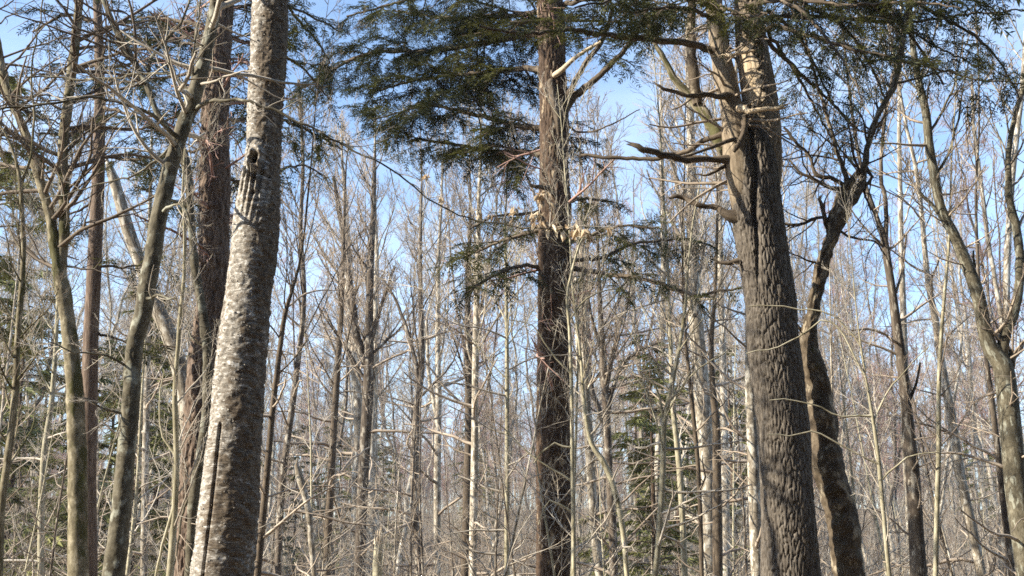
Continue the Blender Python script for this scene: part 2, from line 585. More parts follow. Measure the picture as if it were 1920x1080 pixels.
def hero(name_part, pts, d, k, style, mat, parent, base, step=0.025, seed=0, ground=True, extra=None, flare=1.25, top=None):
    P, R = path(pts, d, step)
    if ground:
        P, R = to_ground(P, R, flare)
        s = spline(np.column_stack([P[:-len(path(pts, d, step)[0])], R[:len(P) - len(path(pts, d, step)[0])]]), 0.05) if False else None
    g, V = hero_trunk(P, R, k, style, seed, extra)
    o = g.build(name_part, mat, parent, base)
    return o, P, R


def one(P, R):
    return P[None], R[None]


def limb(pts, d, mat, parent, base, name='branch', k=8, jag=False, twigs=None, seed=0, knob=0.0, label=None, step=0.06):
    P, R = path(pts, d, step)
    rng = np.random.default_rng(seed + 11)
    if knob:
        R = R * (1 + knob * rng.normal(size=len(R)))
    P = P + rng.normal(size=P.shape) * 0.004
    P[1:-1] += vnoise(np.stack([np.arange(len(P)) * .35] * 3, 1) + seed * 7.3, 2)[1:-1, None] * np.array([.3, .3, 1]) * .022
    g = Geo()
    if jag:                                        # a snapped end closes in a ragged cone
        t = P[-1] - P[-2]
        for a in range(6):
            w = rng.normal(size=3)
            w -= w.dot(t) * t / t.dot(t)
            w *= R[-1] * .7 / np.linalg.norm(w)
            l = t / np.linalg.norm(t) * R[-1] * rng.uniform(1.2, 4.5)
            g.tubes(np.stack([P[-1] + w - l * .2, P[-1] + w * 1.1 + l * .5, P[-1] + w * 1.2 + l])[None], np.array([[.4, .28, .05]]) * R[-1], k=4)
        P = np.vstack([P, P[-1] + t / np.linalg.norm(t) * R[-1] * .4])
        R = np.concatenate([R * 1.0, [R[-1] * 0.05]])
        R[:3] *= (1.45, 1.2, 1.05)
        sh = rng.integers(2, 5)
        Pn_, Rn_ = resample(P, R, 14)
        A_, RA_ = grow(*one(Pn_, Rn_), int(sh) + 2, .25, .95, -.22, 65, 6, up=0, wob=.25, rmin=.003, rng=rng)
        g.tubes(A_, RA_, 4)
    g.tubes(*one(P, R), k=k)
    o = g.build(name, mat, parent, base)
    if label:
        o['label'] = label
    return o, P, R


# ---------------------------------------------------------------- hemlock sprays
def spray_template(seed):
    rng = np.random.default_rng(seed)
    V, Fq = [], []

    def leaflet(o, d, L, w):
        p = np.array([-d[1], d[0], 0.0])
        n = len(V)
        zt = -0.12 * L
        V.extend([o, o + d * L * 0.45 + p * w + (0, 0, rng.normal() * .02), o + d * L + (0, 0, zt), o + d * L * 0.45 - p * w + (0, 0, rng.normal() * .02)])
        Fq.append([n, n + 1, n + 2, n + 3])
    ax = [np.array([t, 0.04 * math.sin(3 * t), -0.18 * t * t]) for t in np.linspace(0, 1, 6)]
    for i, p in enumerate(ax):
        if i:
            for s in (-1, 1):
                a = math.radians(rng.uniform(38, 62)) * s
                leaflet(p, np.array([math.cos(a), math.sin(a), rng.normal() * .12]), rng.uniform(.28, .46) * (1.25 - p[0] * .7), .030)
    leaflet(ax[2], np.array([1.0, 0.03, 0]), .45, .028)
    leaflet(ax[4], np.array([1.0, -0.05, 0]), .42, .03)
    leaflet(ax[0], np.array([1.0, 0.05, 0]), .5, .03)
    return np.array(V), np.array(Fq)


SPRAYS = [spray_template(s) for s in range(5)]


def foliate(P, R, length, dens=1.0, droop=-0.07, size=0.17, seed=0, t0=0.15, gap=0.09):
    """Side branchlets and flat needle sprays along a hemlock limb. Returns twig Geo and foliage Geo."""
    rng = np.random.default_rng(seed)
    L = np.linalg.norm(np.diff(P, axis=0), axis=1).sum()
    Pn, Rn = resample(P, R, 24)
    cnt = max(4, int(L / 0.16 * dens * .8))
    B1, R1 = grow(*one(Pn, Rn), cnt, t0, 1.0, -length, 58, 9, up=droop, wob=.10, rf=.5, rmin=.0035, rng=rng, flat=.28, lt=.55)
    tw, fo = Geo(), Geo()
    tw.tubes(B1, R1, 3)
    B2, R2 = grow(B1, R1, 5, .15, .9, .42, 50, 5, up=droop, wob=.08, rf=.6, rmin=.0025, rng=rng, flat=.2, lt=.4)
    tw.tubes(B2, R2, 3)
    O, X = [], []
    for Q, per in ((B1, gap), (B2, gap)):
        Ls = np.linalg.norm(np.diff(Q, axis=1), axis=2).sum(1)
        for b in range(len(Q)):
            n = int(Ls[b] / per * 1.5 + .5)
            t = rng.uniform(.12, 1, n) * (Q.shape[1] - 1)
            i = np.minimum(t.astype(int), Q.shape[1] - 2)
            fr = (t - i)[:, None]
            O.append(Q[b, i] * (1 - fr) + Q[b, i + 1] * fr)
            T = Q[b, i + 1] - Q[b, i]
            X.append(T / (np.linalg.norm(T, axis=1, keepdims=True) + 1e-9))
    O, X = np.concatenate(O), np.concatenate(X)
    n = len(O)
    side = np.cross(X, UP)
    side /= np.linalg.norm(side, axis=1, keepdims=True) + 1e-9
    s = np.where(rng.random(n) < .5, 1.0, -1.0)
    a = np.radians(rng.uniform(15, 65, n)) * s
    D = X * np.cos(a)[:, None] + side * np.sin(a)[:, None] + UP * rng.normal(-.12, .22, n)[:, None]
    D /= np.linalg.norm(D, axis=1, keepdims=True)
    W = np.cross(UP + rng.normal(size=(n, 3)) * .25, D)
    W /= np.linalg.norm(W, axis=1, keepdims=True)
    sc = size * rng.uniform(.55, 1.3, n)[:, None]
    which = rng.integers(0, len(SPRAYS), n)
    for w in range(len(SPRAYS)):
        m_ = which == w
        fo.blades(O[m_], D[m_] * sc[m_], W[m_] * sc[m_], *SPRAYS[w])
    return tw, fo


def hemlock_limb(pts, d, mat, parent, base, length=.7, dens=1.0, size=.17, seed=0, droop=-.07, t0=.15, gap=.09, k=8, name='branch'):
    o, P, R = limb(pts, d, mat, parent, base, name=name, seed=seed, k=k)
    tw, fo = foliate(P, R, length, dens, droop, size, seed, t0, gap)
    tw.build('twigs', M['twig_dark'], o, base, kind='stuff')
    fo.build('foliage', M['needle'], o, base, smooth=False, kind='stuff')
    return o


def fine_twigs(P, R, parent, base, mat, cnt, length, seed, t0=.1, t1=1.0, ang=55, up=.03, depth=2, r=.0035, flat=None, n2=4, name='twigs', wob=.13):
    rng = np.random.default_rng(seed)
    Pn, Rn = resample(P, R, 30)
    g = Geo()
    A, RA = grow(*one(Pn, Rn), cnt, t0, t1, -length, ang, 8, up=up, wob=wob, rmin=r, rng=rng, flat=flat, lt=.4)
    g.tubes(A, RA, 4)
    if depth > 1:
        B, RB = grow(A, RA, n2, .2, .95, .5, 42, 6, up=up, wob=wob, rmin=r * .75, rng=rng, flat=flat, lt=.5)
        g.tubes(B, RB, 3)
        if depth > 2:
            C, RC = grow(B, RB, 3, .2, .95, .5, 40, 4, up=up, wob=wob, rmin=r * .65, rng=rng, flat=flat, lt=.5)
            g.tubes(C, RC, 3)
    return g.build(name, mat, parent, base, kind='stuff')


def crown(P, R, t0, cnt, rng, L=-3.5, ang=42, up=.10, rmin=.006, n2=8, n3=6, n4=0, wob=.10):
    """Limbs (Geo) and fine crown twigs (Geo) for a bare hardwood."""
    Pn, Rn = resample(P, R, 40)
    li, tw = Geo(), Geo()
    A, RA = grow(*one(Pn, Rn), cnt, t0, .98, L, ang, 10, up=up, wob=wob, rf=.36, rmin=rmin * 1.5, rng=rng, lt=.65)
    li.tubes(A, RA, 5)
    B, RB = grow(A, RA, n2, .15, .98, .55, 40, 7, up=up, wob=wob, rf=.6, rmin=rmin * 1.15, rng=rng, lt=.55)
    tw.tubes(B, RB, 3)
    C, RC = grow(B, RB, n3, .12, .98, .55, 38, 5, up=up * .8, wob=wob, rf=.6, rmin=rmin * .85, rng=rng, lt=.5)
    tw.tubes(C, RC, 3)
    if n4:
        D, RD = grow(C, RC, n4, .15, .98, .6, 36, 4, up=up * .5, wob=wob, rf=.6, rmin=rmin * .7, rng=rng, lt=.4)
        tw.tubes(D, RD, 3)
    return li, tw


# ---------------------------------------------------------------- ground
def build_ground():
    n = 161
    u = np.linspace(-1, 1, n)
    s = np.sign(u) * np.abs(u) ** 2.2 * 460
    x, y = np.meshgrid(s, s)
    z = ground_z(x, y)
    V = np.stack([x, y, z], 2).reshape(-1, 3)
    i, j = np.meshgrid(np.arange(n - 1), np.arange(n - 1), indexing='ij')
    f = np.stack([i * n + j, i * n + j + 1, (i + 1) * n + j + 1, (i + 1) * n + j], 2).reshape(-1, 4)
    g = Geo()
    g.add(V, f4=f)
    m, nt, b = new_mat('leaf_litter')
    geo = nt.nodes.new('ShaderNodeNewGeometry')
    n1 = noise(nt, mapped(nt, geo.outputs['Position'], (9, 9, 9)), 1, 8, .75)
    c = ramp(nt, n1, [(.3, (.05, .036, .022)), (.5, (.15, .105, .066)), (.7, (.29, .215, .14))])
    n2 = noise(nt, mapped(nt, geo.outputs['Position'], (.5, .5, .5)), 1, 3)
    c = mix(nt, ramp(nt, n2, [(.55, (0, 0, 0)), (.7, (.6, .6, .6))]), c, (.05, .065, .02))
    nt.links.new(c, b.inputs['Base Color'])
    bp = nt.nodes.new('ShaderNodeBump')
    bp.inputs['Distance'].default_value = .05
    nt.links.new(n1, bp.inputs['Height'])
    nt.links.new(bp.outputs[0], b.inputs['Normal'])
    o = g.build('ground', m)
    o['kind'] = 'structure'


build_ground()


def build_haze():
    x0, x1, y0, y1, z0, z1 = -470, 470, -470, 470, -2.5, 42
    v = np.array([(x, y, z) for z in (z0, z1) for y in (y0, y1) for x in (x0, x1)], float)
    g = Geo()
    g.add(v, f4=np.array([(0, 2, 3, 1), (4, 5, 7, 6), (0, 1, 5, 4), (2, 6, 7, 3), (0, 4, 6, 2), (1, 3, 7, 5)]))
    m = bpy.data.materials.new('haze')
    m.use_nodes = True
    nt = m.node_tree
    nt.nodes.remove(nt.nodes['Principled BSDF'])
    pv = nt.nodes.new('ShaderNodeVolumePrincipled')
    pv.inputs['Density'].default_value = HAZE
    pv.inputs['Color'].default_value = (.86, .90, 1, 1)
    pv.inputs['Anisotropy'].default_value = .2
    nt.links.new(pv.outputs[0], nt.nodes['Material Output'].inputs['Volume'])
    o = g.build('haze', m, smooth=False)
    o['kind'] = 'stuff'


HAZE = 0.0004
build_haze()
# ---------------------------------------------------------------- the big trees near the viewer
def start(name, label, x, d, cat='tree', group=None, ybot=1080, dx=0.0):
    p = at(x, ybot, d)
    b = np.array([p[0] + dx, d, float(ground_z(p[0] + dx, d))])
    return thing(name, label, cat, b, group), b


def trunk_path(pts, d, step, ground=True, flare=1.25, height=None, seed=0, lean=.5):
    P, R = path(pts, d, step)
    if ground:
        P, R = to_ground(P, R, flare, lean)
    if height:
        P, R = to_top(P, R, height, np.random.default_rng(seed))
    return P, R


# --- straight hemlock in the middle
root, base = start('hemlock_tree', 'tall straight dark hemlock at the middle, beech leaves hanging in front of its trunk', 1039, 16)
P, R = trunk_path([(1039, 1085, 62), (1038, 900, 62), (1038, 700, 62), (1039, 560, 61), (1040, 450, 61), (1041, 380, 62), (1039, 300, 56),
                   (1038, 200, 54), (1034, 100, 54), (1031, 0, 52), (1028, -80, 48)], 16, .022, height=19, seed=1, lean=0)
g, _ = hero_trunk(P, R, 110, 'plate', 3)
g.build('trunk', M['dark'], root, base)
for i, (pts, kw) in enumerate([
    ([(1036, 245, 16), (1000, 240, 13), (930, 226, 10, -.3), (880, 212, 8, -.6), (800, 200, 5, -.9), (700, 225, 3, -1.1)], dict(length=1.0, dens=1.6, size=.19, gap=.048)),
    ([(1030, 290, 14), (980, 285, 11), (920, 285, 9, .4), (850, 270, 6, .8), (770, 262, 4, 1)], dict(length=.85, dens=1.5, size=.19, gap=.065)),
    ([(1030, 60, 16), (985, 66, 14), (900, 82, 11, -.4), (800, 96, 9, -.8), (700, 99, 7, -1.1), (640, 121, 6, -1.2), (570, 165, 4, -1.3)], dict(length=1.0, dens=1.5, size=.19, gap=.048)),
    ([(1030, 130, 14), (960, 130, 11), (870, 140, 8, .6), (780, 150, 6, 1), (690, 175, 4, 1.2)], dict(length=1.0, dens=1.5, size=.19, gap=.048)),
    ([(1030, 20, 12), (950, 30, 9, -.6), (850, 35, 6, -1), (740, 20, 4, -1.4)], dict(length=1.0, dens=1.5, size=.18, gap=.065)),
    ([(1030, 0, 12), (940, -10, 9, .3), (800, -5, 6, .6), (650, 30, 4, 1)], dict(length=1.1, dens=1.5, size=.18, gap=.07)),
    ([(1050, 10, 12), (1100, 0, 9, -.5), (1180, -5, 6, -.9), (1260, 10, 4, -1.2)], dict(length=.9, dens=1.3, size=.18, gap=.07)),
    ([(1055, 215, 20), (1072, 185, 17, -.1), (1110, 155, 13, -.3), (1150, 115, 11, -.5), (1185, 75, 9, -.7), (1215, 20, 6, -.9)], dict(length=.55, dens=.8, size=.2, t0=.5)),
    ([(1058, 240, 15), (1066, 180, 11, -.2), (1100, 115, 10, -.3), (1130, 75, 9, -.4), (1150, 10, 6, -.5)], dict(length=.5, dens=.8, size=.2, t0=.5)),
    ([(1062, 500, 11), (1130, 512, 9, -.4), (1200, 522, 8, -.8), (1275, 545, 8, -1.2), (1315, 556, 6, -1.4), (1350, 545, 5, -1.5), (1390, 540, 4, -1.7)], dict(length=.45, dens=.8, size=.18, t0=.1)),
    ([(1062, 492, 9), (1130, 482, 7, .3), (1200, 455, 6, .6), (1290, 450, 4, .9), (1350, 470, 3, 1.1)], dict(length=.6, dens=1.1, size=.2)),
    ([(1062, 455, 9), (1110, 440, 7, -.4), (1170, 425, 5, -.8), (1240, 430, 3, -1)], dict(length=.5, dens=1.1, size=.2)),
    ([(1060, 380, 8), (1100, 372, 6, .3), (1150, 380, 3, .6)], dict(length=.4, dens=1.2, size=.2)),
    ([(1016, 430, 9), (960, 445, 7, .3), (900, 470, 5, .7), (850, 490, 3, 1)], dict(length=.7, dens=1.3, size=.21)),
    ([(1016, 500, 9), (970, 500, 7, -.3), (920, 520, 5, -.7), (870, 550, 3, -1)], dict(length=.55, dens=1.2, size=.21)),
    ([(1016, 395, 8), (980, 400, 6, -.4), (930, 405, 4, -.8), (880, 430, 3, -1)], dict(length=.5, dens=.9, size=.2)),
]):
    if pts[-1][0] < 900 and pts[0][1] < 350:      # the limbs on this side sweep back, so the sun passes them on its way to the trunk
        far = (1.5, 2.2, 2.6, 1.9, 2.9, 1.6)[i]
        pts = [(p[0], p[1], p[2], far * (j / (len(pts) - 1)) ** .6) for j, p in enumerate(pts)]
    hemlock_limb(pts, 16, M['dead_limb'], root, base, seed=100 + i, **kw)
limb([(1040, 142, 12), (1060, 125, 10, -.3), (1085, 103, 8, -.4), (1128, 78, 6, -.6)], 15.8, M['bare_wood'], root, base, label='pale sunlit bare branch')
limb([(1030, 352, 9), (1012, 350, 9, -.35), (1000, 348, 7, -.4)], 15.9, M['dead_limb'], root, base, name='branch_stub', jag=True)
limb([(1036, 120, 14, .1), (1034, 165, 15, -.22), (1042, 210, 15, -.3), (1048, 245, 12, -.26), (1050, 262, 8, -.15)], 16, M['dead_limb'], root, base, k=10)
limb([(1060, 235, 5), (1095, 248, 4), (1150, 232, 3, -.3), (1200, 205, 2, -.4)], 15.8, M['dead_limb'], root, base)
fine_twigs(P[60:], R[60:], root, base, M['twig_red'], 16, 1.1, 5, t0=.05, t1=.6, ang=85, up=-.01, n2=5, r=.005)
# canopy of the same tree over the picture
def high_canopy(root, base, x, y, z0, z1, n, L, seed, size=.34):
    rng = np.random.default_rng(seed)
    for i in range(n):
        z = z0 + (z1 - z0) * i / n
        a = i * 2.4 + rng.random()
        l = L * (1 - .65 * i / n) * rng.uniform(.75, 1.15)
        t = np.linspace(0, 1, 10)[:, None]
        Pp = np.array([x, y, z]) + t * l * np.array([math.cos(a), math.sin(a), .1]) + t ** 2 * np.array([0, 0, -.12 * l])
        Rr = np.linspace(.035, .006, 10)
        g = Geo(); g.tubes(*one(Pp, Rr), k=5)
        o = g.build('branch', M['dead_limb'], root, base)
        tw, fo = foliate(Pp, Rr, L * .28, .5, -.06, size, seed + i, .2, .22)
        fo.build('foliage', M['needle'], o, base, smooth=False, kind='stuff')
high_canopy(root, base, P[-1][0], 16, 9.4, 18.5, 9, 2.8, 900)

# --- hemlock with split top on the right
root, base = start('hemlock_tree', 'huge grey hemlock on the right with split double top and snapped dead limbs', 1483, 11)
PX = [(1484, 1085, 103), (1476, 940, 98), (1469, 820, 96), (1460, 720, 96), (1450, 640, 96), (1442, 560, 94), (1432, 480, 95), (1421, 410, 99), (1414, 350, 100),
      (1410, 300, 92), (1408, 262, 70), (1407, 235, 40)]
P, R = trunk_path(PX, 11, .010, flare=1.2, lean=.3)
seam = np.array([at(x, y, 11)[[0, 2]] for x, y in ((1404, 250), (1407, 330), (1408, 400), (1411, 470), (1418, 560))])


def seam_groove(V, c):
    x = np.interp(V[:, 2], seam[::-1, 1], seam[::-1, 0])
    dz = np.clip((V[:, 2] - seam[-1, 1]) / (seam[0, 1] - seam[-1, 1]), 0, 1)
    w = 0.014 + 0.03 * dz ** 2
    front = (V[:, 1] < 11) & (V[:, 2] > seam[-1, 1])
    V[:, 1] += np.where(front, (0.03 + .09 * dz) * np.exp(-((V[:, 0] - x + .008 * np.sin(V[:, 2] * 9)) / w) ** 2) * np.minimum(1, dz * 6), 0)
    return V


g, _ = hero_trunk(P, R, 250, 'furrow', 21, seam_groove)
g.build('trunk', M['furrowed'], root, base)
M['stem'] = bark('weathered_stem_bark', (.13, .10, .07), (.26, .21, .15), (.40, .335, .25), grain=(28, 28, 2.5), vary=0)
Pr, Rr = path([(1422, 420, 60), (1430, 340, 68), (1430, 270, 72), (1428, 210, 70), (1420, 150, 66), (1411, 100, 62), (1406, 50, 58), (1402, 0, 54), (1398, -70, 50)], 11.06, .014)
Pr, Rr = to_top(Pr, Rr, 14, np.random.default_rng(3))
g, _ = hero_trunk(Pr, Rr, 120, 'furrow', 33)
o = g.build('stem', M['stem'], root, base); o['label'] = 'thick right stem of the split top'
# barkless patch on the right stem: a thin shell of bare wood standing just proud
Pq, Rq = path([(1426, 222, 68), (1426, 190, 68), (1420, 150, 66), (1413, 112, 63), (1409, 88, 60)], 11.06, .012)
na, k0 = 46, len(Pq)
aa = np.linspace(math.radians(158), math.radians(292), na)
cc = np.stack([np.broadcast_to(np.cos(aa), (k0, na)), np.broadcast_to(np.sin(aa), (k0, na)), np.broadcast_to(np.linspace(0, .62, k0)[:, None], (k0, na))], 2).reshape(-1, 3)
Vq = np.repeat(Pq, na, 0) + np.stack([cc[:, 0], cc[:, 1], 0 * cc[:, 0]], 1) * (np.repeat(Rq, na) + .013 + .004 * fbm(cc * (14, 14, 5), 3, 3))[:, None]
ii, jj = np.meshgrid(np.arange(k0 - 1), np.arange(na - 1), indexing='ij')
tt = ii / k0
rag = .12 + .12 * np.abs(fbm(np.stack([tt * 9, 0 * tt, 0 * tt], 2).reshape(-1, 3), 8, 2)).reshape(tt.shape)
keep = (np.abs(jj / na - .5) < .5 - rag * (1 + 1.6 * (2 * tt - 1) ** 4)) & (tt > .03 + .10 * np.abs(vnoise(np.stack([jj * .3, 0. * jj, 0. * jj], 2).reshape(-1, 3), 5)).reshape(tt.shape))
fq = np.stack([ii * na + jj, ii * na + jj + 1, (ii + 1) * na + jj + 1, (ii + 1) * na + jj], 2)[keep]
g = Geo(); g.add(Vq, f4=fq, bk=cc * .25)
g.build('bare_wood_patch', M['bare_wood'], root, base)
Pl, Rl = path([(1402, 440, 30, .2), (1398, 400, 44, .09), (1392, 350, 56), (1383, 290, 57, .02), (1376, 230, 48, .04), (1365, 170, 43, .06), (1353, 115, 40, .07), (1345, 60, 37, .07), (1338, 0, 34, .08), (1332, -70, 30, .1)], 10.93, .014)
Pl, Rl = to_top(Pl, Rl, 12, np.random.default_rng(4))
g, _ = hero_trunk(Pl, Rl, 90, 'smooth', 35)
o = g.build('stem', M['stem'], root, base); o['label'] = 'thinner left stem of the split top'
dl = M['dead_limb']
limb([(1372, 300, 18), (1350, 298, 13, -.05), (1320, 299, 12, -.1), (1270, 296, 14, -.2), (1230, 288, 13, -.3), (1195, 276, 12, -.35), (1183, 271, 8, -.35)], 10.9, dl, root, base, 'broken_branch', jag=True, knob=.05, label='thick snapped limb with a blunt end')
limb([(1385, 240, 14), (1350, 252, 12, .1), (1318, 264, 11, .2), (1290, 280, 10, .3), (1262, 294, 9, .4), (1210, 298, 8, .5), (1150, 297, 8, .6), (1090, 291, 7, .7)], 10.9, dl, root, base, 'broken_branch', jag=True, knob=.04, label='long snapped limb reaching far to the left')
limb([(1365, 180, 13), (1345, 179, 11, -.1), (1310, 178, 10, -.2), (1270, 175, 8, -.25), (1245, 167, 7, -.3), (1228, 157, 4, -.3)], 10.9, dl, root, base, 'broken_branch', jag=True, knob=.06)
limb([(1388, 203, 12, -.1), (1410, 207, 10, -.3), (1440, 205, 9, -.35), (1468, 200, 8, -.4)], 10.85, M['bare_wood'], root, base, 'broken_branch', jag=True, knob=.08, label='short pale splintered limb')
limb([(1355, 105, 8), (1380, 101, 7, -.3), (1400, 97, 6, -.35), (1416, 94, 4, -.4)], 10.8, M['bare_wood'], root, base, 'branch_stub', jag=True)
limb([(1378, 262, 9), (1352, 268, 8, -.1), (1330, 278, 7, -.15), (1310, 284, 5, -.2), (1280, 292, 4, -.2)], 10.8, dl, root, base, 'branch')
limb([(1360, 312, 8), (1340, 322, 6), (1320, 328, 4), (1300, 326, 2)], 10.9, dl, root, base, 'branch')
limb([(1390, 408, 24), (1372, 404, 22), (1360, 398, 17), (1345, 390, 12, .1), (1325, 386, 9, .1), (1305, 380, 12, .1), (1285, 375, 8, .2), (1268, 368, 9, .2), (1256, 372, 5, .2)], 10.95, dl, root, base, 'broken_branch', jag=True, knob=.12, label='knobbly mossy snag')
limb([(1385, 490, 9), (1365, 494, 8), (1350, 492, 5)], 10.95, dl, root, base, 'branch_stub', jag=True)
limb([(1400, 205, 14, -.1), (1396, 235, 12, -.22), (1390, 262, 10, -.28), (1376, 285, 8, -.25)], 10.9, dl, root, base, 'branch')
limb([(1420, 200, 5, -.3), (1430, 160, 4, -.35), (1440, 135, 3, -.35)], 10.7, dl, root, base, 'branch')
limb([(1375, 300, 30, .2), (1352, 270, 26, .2), (1338, 240, 24, .3), (1322, 215, 22, .35), (1300, 190, 20, .4), (1284, 170, 17, .4), (1262, 145, 14, .4), (1245, 112, 12, .4), (1228, 82, 9, .4), (1215, 40, 6, .4)], 11,
     M['mossy'], root, base, 'branch', k=12, knob=.05, label='crooked mossy limb rising left')
limb([(1308, 196, 19, .35), (1302, 150, 22, .35), (1297, 100, 19, .35), (1295, 50, 17, .35), (1298, -10, 15, .35), (1300, -60, 12, .35)], 11, M['rough'], root, base, 'branch', k=12, knob=.06, label='rough upright limb beside the left stem')
for i, (pts, kw) in enumerate([
    ([(1345, 95, 17), (1320, 88, 15), (1270, 79, 14, -.2), (1200, 71, 13, -.5), (1130, 64, 11, -.8), (1060, 56, 9, -1.1), (980, 62, 7, -1.4), (900, 50, 5, -1.7)], dict(length=.45, dens=.9, size=.15, t0=.2, droop=.03)),
    ([(1400, 60, 14), (1440, 35, 11, .2), (1520, 30, 9, .5), (1600, 36, 8, .8), (1660, 42, 7, 1), (1740, 38, 6, 1.2), (1830, 24, 4, 1.4), (1925, 20, 3, 1.5)], dict(length=.6, dens=1.0, size=.15, t0=.1)),
    ([(1410, 80, 12), (1450, 48, 10, -.2), (1500, 62, 8, -.4), (1560, 82, 7, -.6), (1650, 103, 6, -.8), (1740, 124, 5, -1), (1850, 150, 3, -1.2), (1930, 160, 3, -1.3)], dict(length=.65, dens=1.1, size=.15, t0=.25)),
    ([(1410, 40, 12), (1450, 90, 9, .3), (1490, 125, 8, .5), (1530, 165, 6, .8), (1570, 205, 5, 1), (1610, 245, 4, 1.2)], dict(length=.5, dens=1.1, size=.15, t0=.25, droop=-.16)),
    ([(1400, 10, 12), (1480, 0, 9, -.4), (1590, 10, 7, -.8), (1700, 5, 5, -1.1), (1800, 15, 3, -1.4)], dict(length=.8, dens=1.2, size=.15)),
    ([(1340, 40, 10), (1300, 20, 8, -.5), (1240, 15, 6, -.9), (1160, 25, 4, -1.2)], dict(length=.55, dens=1.4, size=.15)),
    ([(1335, 10, 10), (1260, -10, 8, -.9), (1170, -5, 6, -1.4), (1080, 15, 4, -1.8)], dict(length=.6, dens=1.4, size=.15)),
    ([(1350, 10, 8), (1370, 20, 7, -.6), (1400, 28, 5, -1.1), (1440, 25, 3, -1.5)], dict(length=.45, dens=1.5, size=.13)),
    ([(1400, 0, 10), (1500, -30, 8, .6), (1640, 20, 6, 1.2), (1760, 90, 4, 1.6), (1840, 130, 3, 2)], dict(length=.8, dens=1.1, size=.17, droop=-.12)),
    ([(1400, -20, 10), (1470, 0, 8, -.7), (1540, 60, 6, -1), (1590, 130, 4, -1.2), (1620, 200, 3, -1.4)], dict(length=.45, dens=.9, size=.13, droop=-.15)),
    ([(1440, 20, 9), (1490, 60, 7, .4), (1530, 130, 5, .6), (1560, 190, 4, .8), (1600, 240, 3, .9)], dict(length=.5, dens=1.0, size=.14, droop=-.2)),
    ([(1500, 0, 9, .5), (1580, 50, 7, .8), (1630, 120, 5, 1), (1660, 200, 4, 1.1), (1640, 260, 3, 1.2)], dict(length=.5, dens=.9, size=.14, droop=-.2)),
    ([(1600, -10, 9, .8), (1680, 40, 7, 1), (1740, 110, 5, 1.3), (1770, 160, 4, 1.5)], dict(length=.55, dens=.9, size=.14, droop=-.18)),
    ([(1700, 0, 8, .8), (1800, 50, 6, 1), (1870, 110, 4, 1.1), (1915, 190, 3, 1.2)], dict(length=.5, dens=.9, size=.14, droop=-.18)),
    ([(1440, 60, 8), (1500, 150, 6, 1), (1560, 260, 4, 1.6), (1620, 330, 3, 2)], dict(length=.45, dens=.7, size=.13, droop=-.15, t0=.35)),
    ([(1400, -20, 10), (1560, -60, 8, .2), (1750, -50, 6, .4), (1900, -10, 4, .5)], dict(length=.9, dens=1.2, size=.18)),
]):
    hemlock_limb(pts, 10.95, dl, root, base, seed=200 + i, **kw)
fine_twigs(Pl[-200:-20], Rl[-200:-20], root, base, M['twig'], 45, .8, 6, ang=80, up=-.02, n2=4)
fine_twigs(Pr[160:], Rr[160:], root, base, M['twig'], 40, .7, 7, t1=.5, ang=80, up=-.02, n2=4)
high_canopy(root, base, Pr[-1][0], 11.1, 7.9, 13.5, 10, 2.8, 940)

# --- white birch at left
root, base = start('birch_tree', 'thick leaning birch with pale peeling bark and a dark knot hole', 415, 8.5, dx=-.1)
PX = [(414, 1085, 112), (425, 980, 106), (436, 850, 96), (445, 750, 96), (455, 650, 92), (468, 540, 86), (477, 470, 84), (483, 400, 82), (490, 320, 73), (495, 250, 70),
      (499, 170, 69), (504, 80, 68), (507, 0, 67), (510, -70, 64)]
P, R = trunk_path(PX, 8.5, .011, height=17, seed=2, flare=1.3)
K = at(484, 311, 8.5)
crack = np.array([at(x, y, 8.5)[[0, 2]] for x, y in ((424, 800), (416, 880), (408, 960), (398, 1040), (393, 1085))])


def birch_detail(V, c):
    ax = np.interp(V[:, 2], P[:, 2], P[:, 0])
    front = V[:, 1] < 8.5
    dx, dz = V[:, 0] - K[0], V[:, 2] - K[2]
    r = np.sqrt((dx / .022) ** 2 + (dz / .036) ** 2)
    V[:, 1] += np.where(front, .17 * np.exp(-r ** 4), 0)
    V[:, 1] -= np.where(front, .042 * np.exp(-((r - 2.1) / .8) ** 2) * (1 + .4 * np.sin(dx * 90 + dz * 60)), 0)
    fold = np.exp(-(dx / .11) ** 2) * np.clip(-dz / .05, 0, 1) * np.clip(1 + dz / .5, 0, 1)
    V[:, 1] -= np.where(front, fold * (.028 * np.sin((dx - dz * .12) * 150 + 2 * vnoise(c * (9, 9, 5), 3)) + .02), 0)
    for rx, rz, w_ in ((.055, -.12, .022), (.01, -.26, .018), (-.03, -.07, .016)):
        V[:, 1] += np.where(front, .03 * np.exp(-(((dx - rx) / w_) ** 2 + ((dz - rz) / w_) ** 2)), 0)
    x = np.interp(V[:, 2], crack[::-1, 1], crack[::-1, 0])
    on = front & (V[:, 2] < crack[0, 1]) & (V[:, 2] > crack[-1, 1] - .5)
    V[:, 1] += np.where(on, .035 * np.exp(-((V[:, 0] - x) / .008) ** 2), 0)
    return V


